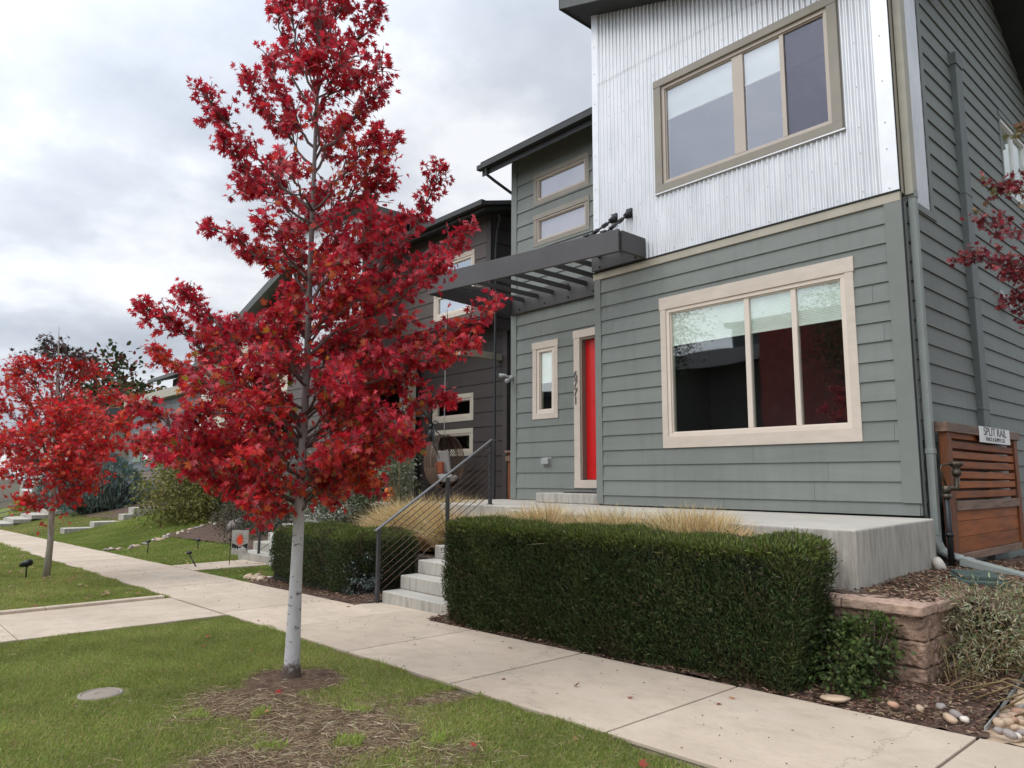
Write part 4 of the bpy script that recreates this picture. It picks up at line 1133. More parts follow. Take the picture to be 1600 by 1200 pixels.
# hanging chair, spider, pumpkins ----------------------------------------
hc = thing('hanging_chair', (-14.62, 10.85, -.3), 'brown wicker egg chair with pale cushions hanging by a rope on the brown house porch', 'chair')
cx, cy, cz = -14.62, 10.85, .42
shell = MB(); nn, mm = 66, 48
for i in range(mm + 1):
    th = math.pi * (.03 + .94 * i / mm)
    for k in range(nn + 1):
        f = math.radians(35) + (2 * math.pi - math.radians(115)) * k / nn
        r = .50 * math.sin(th) ** .8
        shell.v.append((cx + r * math.cos(f + .4), cy + r * math.sin(f + .4), cz - .66 * math.cos(th)))
for i in range(mm):
    for k in range(nn):
        if (i + k) % 2 == 0 or i < 20 or k % 6 == 0:
            a = i * (nn + 1) + k; shell.f.append((a, a + 1, a + nn + 2, a + nn + 1))
shell.build('wicker_shell', 'wicker', hc)
p = MB()
for k in range(0, nn + 1, 11):
    f = math.radians(35) + (2 * math.pi - math.radians(115)) * k / nn
    p.tube([(cx + .505 * math.sin(math.pi * (.03 + .94 * i / 10)) ** .8 * math.cos(f + .4), cy + .505 * math.sin(math.pi * (.03 + .94 * i / 10)) ** .8 * math.sin(f + .4), cz - .665 * math.cos(math.pi * (.03 + .94 * i / 10))) for i in range(11)], .014, 6)
p.build('frame', 'wicker', hc, True)
p = MB(); p.lathe((cx, cy, cz - .50), [(.05, 0), (.30, .02), (.36, .08), (.34, .16), (.1, .2)], 18); p.build('seat_cushion', 'cushion', hc, True)
p = MB(); p.hexa([(cx - .36, cy + .05, cz - .3), (cx + .02, cy + .18, cz - .3), (cx - .05, cy + .32, cz - .28), (cx - .42, cy + .15, cz - .28), (cx - .40, cy + .02, cz + .28), (cx - .04, cy + .14, cz + .28), (cx - .1, cy + .26, cz + .26), (cx - .44, cy + .14, cz + .26)]); p.build('back_cushion', 'cushion', hc, bevel=.06, seg=4)
p = MB(); p.hexa([(cx - .30, cy - .12, cz - .30), (cx - .02, cy - .06, cz - .30), (cx - .02, cy + .04, cz - .30), (cx - .30, cy - .02, cz - .30), (cx - .34, cy - .04, cz - .0), (cx - .08, cy + .0, cz - .0), (cx - .08, cy + .08, cz - .0), (cx - .34, cy + .06, cz - .0)]); p.build('throw_pillow', 'rust_cloth', hc, bevel=.03, seg=3)
p = MB(); p.tube([(cx, cy, cz + .65), (cx, cy, 3.87)], .012, 6); p.build('rope', 'grey_plastic', hc)
sp = thing('spider_decoration', (-14.55, 10.45, 1.28), 'large black toy spider with bent legs perched on top of the hanging chair', 'decoration')
q = Vector((-14.58, 10.42, 1.22))
p = MB(); p.tube([q + Vector((0, 0, -.32)), q + Vector((0, .0, -.22)), q + Vector((.0, 0, -.08)), q], [.03, .09, .085, .03], 10); p.tube([q, q + Vector((0, 0, .06)), q + Vector((0, 0, .13))], [.05, .065, .02], 10); p.build('body', 'black', sp, True)
for k, (dx, dz, up) in enumerate([(.62, -.02, .26), (.58, -.30, .10), (.42, -.55, .04), (.3, -.75, -.1), (-.35, .30, .25), (-.3, .45, .3), (.12, .5, .35), (.05, .42, .2)]):
    p = MB(); a = q + Vector((0, 0, .03)); e_ = q + Vector((dx, -.1 + .05 * k % .2, dz)); mid = a.lerp(e_, .5) + Vector((0, -.05, up * .6)); 
    p.tube([a, a.lerp(mid, .55) + Vector((0, 0, .05)), mid, mid.lerp(e_, .6) + Vector((0, 0, .03)), e_], [.018, .016, .02, .013, .008], 6); p.build('leg', 'black', sp, True)
pl = MB(); pl.box(-15.35, -14.45, 9.2, 9.9, -1.5, -.56); tag(pl.build('porch_pedestal', 'slab', bevel=.012), 'concrete pedestal carrying the stacked pumpkins beside the wicker chair', 'pedestal')
pu = thing('stacked_pumpkins', (-14.93, 9.5, -.56), 'two orange pumpkins stacked into a small tower on the concrete pedestal', 'pumpkins')
p = MB(); p.lathe((-14.93, 9.5, -.56), [(.06, .0), (.14, .01), (.175, .07), (.175, .13), (.13, .19), (.05, .2)], 24, 8, .06); p.build('lower_pumpkin', 'orange', pu, True)
p = MB(); p.lathe((-14.93, 9.5, -.365), [(.05, .0), (.10, .01), (.125, .06), (.125, .10), (.09, .145), (.035, .155)], 24, 8, .06); p.build('upper_pumpkin', 'orange', pu, True)
p = MB(); p.tube([(-14.93, 9.5, -.22), (-14.92, 9.5, -.16), (-14.89, 9.49, -.13)], [.02, .014, .012], 6); p.build('stem', 'stem', pu)

# neighbour steps and rail ------------------------------------------------
ns = thing('entry_steps', (-16.8, 8, -1.95), 'short flight of concrete steps behind the garden flag leading to the brown house', 'steps')
for k in range(6):
    s = MB(); s.box(-17.75, -15.72, 7.05 + .36 * k, 9.6, -2.05 + .2 * k, -1.94 + .2 * (k + 1)); s.build('step', 'conc', ns, bevel=.016)
handrail(-16.72, 7.12, -1.92, 8.4, -1.15, 9.3, -.62, 4, 'dark railing with four bars beside the concrete steps behind the garden flag', h=.95, sp=.2)
p = MB(); p.box(-15.74, -15.52, 6.95, 6.99, -1.96, -1.22); p.box(-15.74, -15.70, 6.99, 7.5, -1.96, -1.22)
tag(p.build('white_board', 'white', bevel=.004), 'white painted board standing between the neighbour steps and the rounded hedge', 'board')
# ================================================================== PLANTS
def pick(pal, n, jitter=.18, w=None):
    pal = np.array(pal); c = pal[rng.choice(len(pal), n, p=w)]
    return np.clip(c * (1 + jitter * rng.normal(size=(n, 1))) * (1 + .06 * rng.normal(size=(n, 3))), .003, 1)

def wob3(p, s=1.):
    return (np.sin(3.1 * s * p[:, 0] + 1.7 * s * p[:, 1]) + np.sin(4.7 * s * p[:, 1] - 2.3 * s * p[:, 2] + 1) + np.sin(5.3 * s * p[:, 2] + 2.9 * s * p[:, 0] + 2)) / 3

def hedge(x0, x1, y0, y1, z0, z1, n, label, rnd=.12, taper=.0, top_pal=None, pal=None, L=(.035, .07), wd=.0095):
    """clipped hedge: a dark twiggy core and tens of thousands of short sprays over it"""
    t = thing('clipped_hedge', ((x0 + x1) / 2, (y0 + y1) / 2, z0), label, 'hedge')
    c = np.array([(x0 + x1) / 2, (y0 + y1) / 2, (z0 + z1) / 2]); h = np.array([x1 - x0, y1 - y0, z1 - z0]) / 2
    ar = np.array([h[1] * h[2], h[1] * h[2], h[0] * h[2] * 1.2, h[0] * h[2] * .15, h[0] * h[1] * 1.2]); ar = ar / ar.sum()
    face = rng.choice(5, n, p=ar); u = rng.uniform(-1, 1, (n, 3))
    nn = np.zeros((n, 3))
    for f, (ax, sg) in enumerate([(0, -1), (0, 1), (1, -1), (1, 1), (2, 1)]):
        s = face == f; u[s, ax] = sg; nn[s, ax] = sg
    P = c + u * h
    # rounded box
    inner = h - rnd; q = np.clip(P - c, -inner, inner); d = P - c - q; nd = unit(d)
    P = c + q + nd * rnd
    if taper: P[:, :2] = c[:2] + (P[:, :2] - c[:2]) * (1 - taper * np.clip((c[2] - P[:, 2]) / h[2], 0, 1)[:, None] ** 1.5)
    hump = .045 * wob3(P, 1.1) + .03 * wob3(P, 2.7)
    P = P + nd * (hump + rng.uniform(-.12, .012, n) + (rng.random(n) < .03) * rng.uniform(0, .05, n))[:, None]
    P[:, 2] = np.maximum(P[:, 2], z0)
    hole = wob3(P, 2.2) + .3 * rng.normal(size=n)
    keep = hole > -.78
    P, nd = P[keep], nd[keep]; n = len(P)
    D = unit(nd * .5 + rng.normal(size=(n, 3)) * .42 + np.array([0, 0, .85]))
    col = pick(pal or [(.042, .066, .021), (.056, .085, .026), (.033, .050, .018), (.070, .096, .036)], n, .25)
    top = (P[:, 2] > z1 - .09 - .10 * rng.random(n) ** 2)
    if top.any(): col[top] = pick(top_pal or [(.125, .165, .034), (.16, .185, .045), (.09, .125, .03)], int(top.sum()), .2)  # paler top sprays: new growth, with light from above put into the colour
    pt = wob3(P, 1.6) + .6 * wob3(P, 3.7) + .35 * rng.normal(size=n); s_ = pt > .75; col[s_] = pick([(.075, .10, .03), (.09, .11, .035)], int(s_.sum()), .2); s_ = pt < -.80; col[s_] = pick([(.075, .06, .03), (.105, .08, .042), (.05, .048, .022)], int(s_.sum()), .25)
    br = rng.random(n) < .07; col[br] = pick([(.10, .075, .04), (.16, .13, .09)], int(br.sum()))
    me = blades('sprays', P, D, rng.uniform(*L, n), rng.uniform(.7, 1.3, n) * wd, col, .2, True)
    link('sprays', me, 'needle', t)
    core = MB(); k = .86
    core.box(c[0] - h[0] + .11, c[0] + h[0] - .11, c[1] - h[1] + .11, c[1] + h[1] - .11, z0, z1 - .11)
    core.build('twig_core', 'hedge_core', t, bevel=.08)
    return t
M['hedge_core'] = mat('hedge_core', (.016, .018, .010), .95, .5, 20, bstr=1., bscale=30)
hedge(-7.34, -2.83, 5.46, 6.14, -1.72, -.53, 180000, 'long dark green clipped hedge between the concrete steps and the block wall', .065, .05)
hedge(-12.95, -9.95, 5.62, 7.05, -1.86, -.86, 70000, 'rounded dark green clipped hedge left of the stair railing, behind the white maple trunk', .34, .10)

def dry_clump(x0, x1, y0, y1, z0, h, n, label, lean=.5, top=1.0, pal=None):
    t = thing('ornamental_grass', ((x0 + x1) / 2, (y0 + y1) / 2, z0), label, 'grass clump')
    nt_ = max(5, int((x1 - x0) * (y1 - y0) * 14 + (x1 - x0) * 3)); tc_ = np.stack([rng.uniform(x0, x1, nt_), rng.uniform(y0, y1, nt_)], 1); ti = rng.integers(0, nt_, n)
    off = rng.normal(size=(n, 2)) * .055; P = np.concatenate([tc_[ti] + off, np.full((n, 1), z0)], 1); tvar = rng.uniform(.82, 1.1, nt_)[ti]
    ctr = np.array([(x0 + x1) / 2, (y0 + y1) / 2, 0])
    out = (P - ctr) / np.array([(x1 - x0), (y1 - y0), 1]); out[:, 2] = 0
    fan = np.concatenate([off * 5.5, np.zeros((n, 1))], 1)
    D = unit(np.array([0, 0, 1.]) + out * lean + fan + rng.normal(size=(n, 3)) * np.array([.17, .17, .08]))
    mound = 1 - .30 * (np.abs(out[:, 0]) * 2) ** 3
    L = h * mound * tvar * rng.uniform(.55, 1.08, n)
    col = pick(pal or [(.74, .56, .30), (.62, .45, .22), (.82, .67, .42), (.52, .34, .16), (.70, .58, .30)], n, .16)
    g = rng.random(n) < .05; col[g] = pick([(.20, .22, .07)], int(g.sum()))
    me = blades('blades', P, D, L, rng.uniform(.007, .016, n), col, .35)
    link('blades', me, 'straw', t)
    cr = MB(); cr.lathe((ctr[0], ctr[1], z0), [(.3, -.02), (.3, .1), (.2, h * .35), (.05, h * .5)], 10)
    o = cr.build('crown_base', 'soil', t)
    return t
dry_clump(-12.3, -9.45, 7.5, 8.3, -1.25, 1.18, 22000, 'broad clump of straw-coloured ornamental grass behind the slanting railing cables')
dry_clump(-7.45, -5.55, 6.18, 6.45, -.95, .88, 10500, 'dry golden grass tuft peeking over the hedge top nearest the steps', .25)
dry_clump(-5.85, -3.65, 6.18, 6.40, -.95, .86, 11500, 'dry golden grass tuft with green tips over the right half of the hedge top', .25)

OVAL = [(0, 1.), (.22, .72), (.30, .42), (.18, .12), (0, 0), (-.18, .12), (-.30, .42), (-.22, .72)]
LANCE = [(0, 1.), (.10, .6), (.09, .25), (0, 0), (-.09, .25), (-.10, .6)]
def leafy(name, label, cat, c, r, n, size, pal, outline=OVAL, fill=.45, lump=.18, stems=8, m='green', flat=.5, group=None, up=.4, base_z=None, rough=1.6, stem_m='bark_dark', part='foliage'):
    """shrub or crown: leaves gathered on lumpy clumps through the volume, real stems inside"""
    t = thing(name, (c[0], c[1], base_z if base_z is not None else c[2] - r[2]), label, cat, group)
    nc = max(10, int(n / 55)); c = np.array(c, float); r = np.array(r, float)
    dd = unit(rng.normal(size=(nc, 3))); rad = rng.uniform(fill, 1, nc) ** .6
    cen = c + dd * r * (rad * (1 + lump * wob3(dd * 2, rough)))[:, None]
    k = rng.integers(0, nc, n); cs = r.mean() * .22
    P = cen[k] + rng.normal(size=(n, 3)) * cs * np.array([1, 1, .75])
    zmin = (base_z if base_z is not None else c[2] - r[2]); P[:, 2] = np.maximum(P[:, 2], zmin + .01 + .05 * rng.random(n))
    out = unit(P - c)
    T = unit(out * .8 + rng.normal(size=(n, 3)) * .7 + np.array([0, 0, -.1]))
    Nn = unit(out * .6 + np.array([0, 0, flat]) + rng.normal(size=(n, 3)) * .5)
    tone = rng.normal(size=(nc, 1)) * .16
    col = np.clip(pick(pal, n, .15) * (1 + tone[k]), .004, 1)
    me = leaf_mesh(part, P, T, Nn, rng.uniform(.7, 1.25, n) * size, col, outline)
    link(part, me, m, t)
    if stems:
        s = MB()
        for i in range(stems):
            e = cen[rng.integers(0, nc)]
            b = np.array([c[0] + rng.normal() * r[0] * .12, c[1] + rng.normal() * r[1] * .12, zmin - .03])
            mid = (b + e) / 2 + np.array([0, 0, .12 * r[2]])
            s.tube([b, mid, e], [r[2] * .022 + .004, r[2] * .014 + .003, .003], 6)
        s.build('stems', stem_m, t, True)
    return t
G1 = [(.055, .085, .022), (.075, .11, .03), (.04, .065, .02), (.10, .13, .04)]
leafy('leafy_shrub', 'loose green rose-like shrub growing in front of the block wall at the hedge end', 'shrub', (-2.66, 5.84, -1.40), (.36, .24, .27), 3300, .038, G1, stems=16, base_z=-1.62)
leafy('leafy_shrub', 'tall tip of the green shrub leaning on the capped block wall', 'shrub', (-2.46, 5.90, -1.17), (.22, .14, .15), 900, .036, [(.075, .11, .03), (.10, .14, .035)], stems=5, base_z=-1.5)
GREY = [(.28, .29, .17), (.36, .34, .22), (.18, .23, .10), (.42, .36, .24), (.22, .15, .09)]
leafy('flowering_perennial', 'sprawling grey-green perennial gone to seed at the right end of the block wall', 'plant', (-1.93, 6.86, -1.22), (.44, .42, .36), 7000, .046, GREY, LANCE, stems=60, base_z=-1.62, stem_m='stem', lump=.3)
leafy('flowering_perennial', 'yellowing weedy clump at the right frame edge above the cobbles', 'plant', (-1.80, 7.6, -1.25), (.30, .4, .34), 2600, .055, [(.17, .17, .06), (.28, .22, .10), (.12, .14, .05), (.34, .27, .15)], LANCE, stems=40, base_z=-1.62, stem_m='stem')
leafy('small_shrub', 'small blue-grey leafy shrub at the foot of the railing post beside the rounded hedge', 'shrub', (-10.02, 5.95, -1.50), (.26, .22, .32), 1100, .04, [(.11, .14, .125), (.15, .18, .16), (.07, .10, .085)], stems=8, base_z=-1.82)
leafy('leafy_shrub', 'broad-leaved green weed by the valve box near the cedar gate', 'shrub', (-1.72, 7.75, -1.0), (.18, .15, .1), 110, .09, [(.10, .13, .08), (.2, .2, .14)], stems=5, base_z=-1.08)
# bare dry stems at the block wall corner
s = MB()
for k in range(26):
    b = Vector((-2.02 + random.gauss(0, .14), 6.25 + random.gauss(0, .15), -1.56)); e = b + Vector((random.gauss(0, .3), random.gauss(-.05, .22), random.uniform(.05, .5)))
    s.tube([b, b.lerp(e, .5) + Vector((0, 0, .10)), e], [.005, .004, .002], 5)
for k in range(7):
    b = Vector((-2.0 + .1 * k, 6.0 - .05 * k, -1.52)); e = b + Vector((random.uniform(.4, .8), random.uniform(-.1, .3), random.uniform(.0, .12)))
    s.tube([b, b.lerp(e, .5) + Vector((0, 0, .12)), e], [.007, .006, .003], 5)
tag(s.build('dry_stems', 'stem', None, True), 'bare dry arching stems sprawling at the block wall corner', 'plant')
yf = MB(); yf.lathe((-10.35, 6.9, -1.50), [(.008, -.02), (.04, -.015), (.052, .01), (.04, .035), (.01, .045)], 12); yf.tube([(-10.35, 6.9, -1.86), (-10.35, 6.9, -1.5)], .005, 5)
M['yellow'] = mat('yellow_petal', (.75, .5, .02), .6, .1, 20, bstr=0)
tag(yf.build('yellow_flower', 'yellow', None, True), 'single round yellow flower behind the stair railing cables', 'flower')

# neighbour planting
DK = [(.035, .05, .025), (.05, .065, .035), (.025, .035, .02)]
leafy('leafy_shrub', 'low grey-green shrub behind the garden flag', 'shrub', (-18.6, 8.9, -1.30), (.9, .7, .55), 1900, .07, [(.07, .08, .05), (.10, .105, .07), (.05, .06, .035)], stems=14)
leafy('leafy_shrub', 'dark twiggy shrub on the mulch left of the garden flag', 'shrub', (-20.8, 9.0, -1.35), (1.1, .8, .5), 1900, .07, [(.07, .07, .05), (.09, .08, .055), (.04, .045, .03)], stems=16)
leafy('leafy_shrub', 'mounded dark green shrub between the boulder and the garden flag', 'shrub', (-19.6, 8.0, -1.55), (.8, .6, .5), 2000, .06, [(.06, .075, .04), (.085, .10, .055), (.04, .05, .03)], stems=12)
leafy('leafy_shrub', 'spreading grey-brown shrub just behind the large boulder', 'shrub', (-22.6, 8.9, -1.35), (1.0, .7, .55), 1900, .06, [(.11, .10, .07), (.09, .085, .055), (.14, .12, .09)], stems=20)
leafy('leafy_shrub', 'deep green shrub under the olive-green bush by the mulch', 'shrub', (-24.8, 10.0, -.95), (1.1, .8, .9), 2600, .08, [(.05, .07, .03), (.07, .09, .04), (.035, .045, .025)], stems=10)
leafy('leafy_shrub', 'tall dark evergreen shrub beside the brown house porch slab', 'shrub', (-20.6, 10.9, -.35), (1.0, .8, 1.2), 3200, .08, [(.04, .06, .035), (.055, .075, .04), (.03, .04, .025)], stems=8)
leafy('leafy_shrub', 'dark purple-tinged shrub in the shade behind the olive-green bush', 'shrub', (-22.0, 10.6, -.75), (1.4, 1., .95), 2600, .09, DK + [(.07, .03, .035)], stems=10)
leafy('variegated_shrub', 'tall variegated pale green shrub at the brown house porch column', 'shrub', (-16.0, 10.2, .35), (.55, .5, .95), 2400, .08, [(.30, .33, .22), (.42, .43, .32), (.12, .16, .08), (.2, .24, .14)], stems=10, base_z=-1.0)
leafy('leafy_shrub', 'leggy green bush with bare stems under the pumpkin pedestal', 'shrub', (-15.0, 8.5, -.80), (1.0, .5, .5), 1500, .09, [(.09, .11, .055), (.14, .15, .09), (.055, .075, .035)], stems=30, stem_m='stem')
leafy('variegated_shrub', 'pale silvery shrub seen past the white maple trunk above the rounded hedge', 'shrub', (-15.4, 8.2, -.72), (.9, .5, .35), 1700, .06, [(.28, .30, .24), (.4, .41, .34), (.14, .17, .1)], stems=14)
leafy('leafy_shrub', 'tall shaggy green shrub beside the stacked pumpkins', 'shrub', (-13.9, 9.1, -.15), (.42, .4, .75), 1900, .075, [(.08, .09, .045), (.13, .135, .08), (.05, .06, .03)], LANCE, stems=24, base_z=-1.1, stem_m='stem')
leafy('leafy_shrub', 'dense green bush on the porch side of the maple trunk', 'shrub', (-18.6, 9.3, -.1), (.9, .6, .8), 2200, .09, [(.05, .085, .03), (.08, .12, .045), (.2, .23, .17)], stems=10, base_z=-1.3)
leafy('olive_bush', 'big rounded olive-green evergreen bush on the neighbour lawn', 'bush', (-27.8, 9.6, -.35), (2.75, 1.5, 1.65), 17000, .11, [(.15, .15, .035), (.20, .19, .05), (.10, .105, .03), (.25, .23, .065)], OVAL, stems=10, base_z=-1.95, lump=.25)
def spruce(x, y, rx, z0, h, n, label):
    """blue-green upright juniper: strands sweeping up and out"""
    t = thing('blue_juniper', (x, y, z0), label, 'conifer', 'blue-green junipers on the far lawn')
    hgt = rng.random(n) ** .8; a = rng.uniform(0, 2 * math.pi, n)
    prof = np.sin(np.clip(hgt * .93 + .07, 0, 1) * math.pi) ** .45 * (1 - .35 * hgt)
    lob = 1 + .16 * np.sin(3 * a + 7 * hgt) + .10 * np.sin(7 * a - 4 * hgt)
    r = rx * prof * lob * rng.uniform(.55, 1.0, n) ** .4
    P = np.stack([x + r * np.cos(a), y + r * np.sin(a), z0 + h * hgt * (1 + .1 * np.sin(3 * a + 1))], 1)
    D = unit(np.stack([np.cos(a) * .55, np.sin(a) * .55, np.full(n, 1.)], 1) + rng.normal(size=(n, 3)) * .25)
    me = blades('foliage', P, D, rng.uniform(.22, .45, n), rng.uniform(.03, .06, n), pick([(.14, .21, .20), (.18, .26, .24), (.10, .15, .14), (.24, .32, .30)], n, .2), .1, True)
    link('foliage', me, 'needle', t)
    s = MB(); s.tube([(x, y, z0 - .1), (x, y, z0 + h * .5), (x, y, z0 + h * .92)], [.16, .1, .02], 7); s.build('trunk', 'bark_dark', t)
    s = MB(); s.lathe((x, y, z0), [(rx * .35, 0), (rx * .7, h * .2), (rx * .55, h * .55), (.05, h * .85)], 12); s.build('inner_twigs', 'hedge_core', t)
    return t
spruce(-53.5, 9.6, 1.55, -2.35, 2.5, 3200, 'smallest blue-green juniper at the left, next to the far maple trunk')
spruce(-48.2, 9.6, 1.6, -2.2, 3.0, 3600, 'middle blue-green juniper of the three')
spruce(-43.2, 9.9, 2.35, -2.1, 3.0, 5200, 'tallest and widest blue-green juniper, beside the brick house')

# ------------------------------------------------------------------ trees
def curve(a, b, c, n=9):
    a, b, c = map(np.array, (a, b, c)); t = np.linspace(0, 1, n)[:, None]
    return (1 - t) ** 2 * a + 2 * t * (1 - t) * (2 * b - (a + c) / 2) + t ** 2 * c
def maple(name, label, group, trunk, tr, limbs, leaf, per_m, pal, bark, twig=(.18, .5), sides=12, bare_top=None, spread=1.):
    t = thing(name, trunk[0], label, 'tree', group)
    s = MB(); s.tube(trunk, tr, sides); s.build('trunk', bark, t, True)
    s = MB(); C = []; Td = []; hue = []
    tpts = np.array(trunk)
    for a, b, c, den in limbs:
        P = curve(a, b, c, 12); P[1:-1] += rng.normal(size=(10, 3)) * .02
        ln = float(np.linalg.norm(np.diff(P, axis=0), axis=1).sum())
        r0 = .006 + .0062 * ln
        s.tube(P, np.linspace(r0, .004, 12), 7)
        nt = max(4, int(ln * per_m * den))
        ts = rng.uniform(.13, 1.0, nt) ** .85
        for q in ts:
            i = min(int(q * 11), 10); p = P[i] + (P[i + 1] - P[i]) * (q * 11 - i)
            d = unit((P[i + 1] - P[i])[None])[0]
            L = rng.uniform(*twig) * (1.15 - .55 * q) * spread
            o = unit((d * .75 + unit(rng.normal(size=(1, 3)))[0] * .75 + np.array([0, 0, .28]))[None])[0]
            e = p + o * L
            s.tube([p, p + o * L * .55 + np.array([0, 0, .015]), e], [.0055, .004, .002], 5, False)
            m = rng.integers(5, 9)
            for k in range(m):
                u = .25 + .75 * (k + rng.random()) / m
                base_ = p + (e - p) * min(u, 1)
                w = unit((o * .5 + unit(rng.normal(size=(1, 3)))[0] * .9 + np.array([0, 0, .05]))[None])[0]
                C.append(base_ + w * leaf * rng.uniform(.25, .6)); Td.append(unit((w * .75 + np.array([0, 0, -.42]) + rng.normal(size=3) * .35)[None])[0]); hue.append(q)
        m = 5
        for k in range(m):
            C.append(P[-1] + rng.normal(size=3) * .03); Td.append(unit((P[-1] - P[-3] + rng.normal(size=3) * .15)[None])[0]); hue.append(1.)
    s.build('branches', 'twig_bark', t, True)
    C = np.array(C); Td = np.array(Td); hue = np.array(hue); n = len(C)
    Nn = unit(np.array([0, 0, 1.]) * .55 + rng.normal(size=(n, 3)) * .7)
    col = pal(C, hue)
    me = leaf_mesh('crown', C, Td, Nn, leaf * rng.uniform(.55, 1.2, n), col)
    link('crown', me, 'leaf', t)
    return t
M['twig_bark'] = mat('maple_twig_bark', (.15, .115, .105), .8, .3, 14, bstr=.3)
M['bark_far'] = mat('grey_maple_bark', (.42, .37, .33), .9, .35, 18, stretch=(1, 1, .25), bstr=.8, bscale=40)
def pal_main(C, hue):
    n = len(C); z = C[:, 2]
    crim = pick([(.50, .020, .040), (.62, .028, .052), (.38, .015, .036), (.70, .06, .085)], n, .2)
    rust = pick([(.60, .085, .034), (.54, .05, .034), (.60, .15, .045), (.50, .085, .034)], n, .2)
    red = pick([(.68, .032, .038), (.56, .024, .036), (.76, .07, .06)], n, .18)
    cl = wob3(C, .9)
    k = np.clip(.14 + .40 * cl + .30 * (1 - hue) - .14 * (z - .6), 0, .8)
    col = np.where((rng.random(n) < k)[:, None], rust, crim)
    lo = (rng.random(n) < np.clip(.55 - .25 * (z + .2), .05, .6)) & (wob3(C + 3, 1.1) > -.1)
    col[lo] = red[lo]
    g = (rng.random(n) < .018) & (z < 1.2); col[g] = pick([(.30, .22, .03), (.2, .22, .04), (.5, .2, .03)], int(g.sum()))
    return col
def pal_far(C, hue):
    n = len(C)
    col = pick([(.76, .028, .036), (.62, .022, .036), (.82, .05, .045), (.46, .02, .032), (.64, .10, .04)], n, .18)
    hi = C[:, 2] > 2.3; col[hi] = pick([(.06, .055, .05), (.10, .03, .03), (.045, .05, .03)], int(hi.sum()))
    return col
TRUNK = [(-6.21, 2.99, -1.78), (-6.09, 2.94, -0.85), (-6.02, 2.91, -0.29), (-5.94, 2.88, 0.26), (-5.86, 2.85, 0.93), (-5.77, 2.8, 1.65), (-5.69, 2.76, 2.37), (-5.59, 2.71, 3.14), (-5.5, 2.67, 3.92), (-5.42, 2.61, 4.64)]
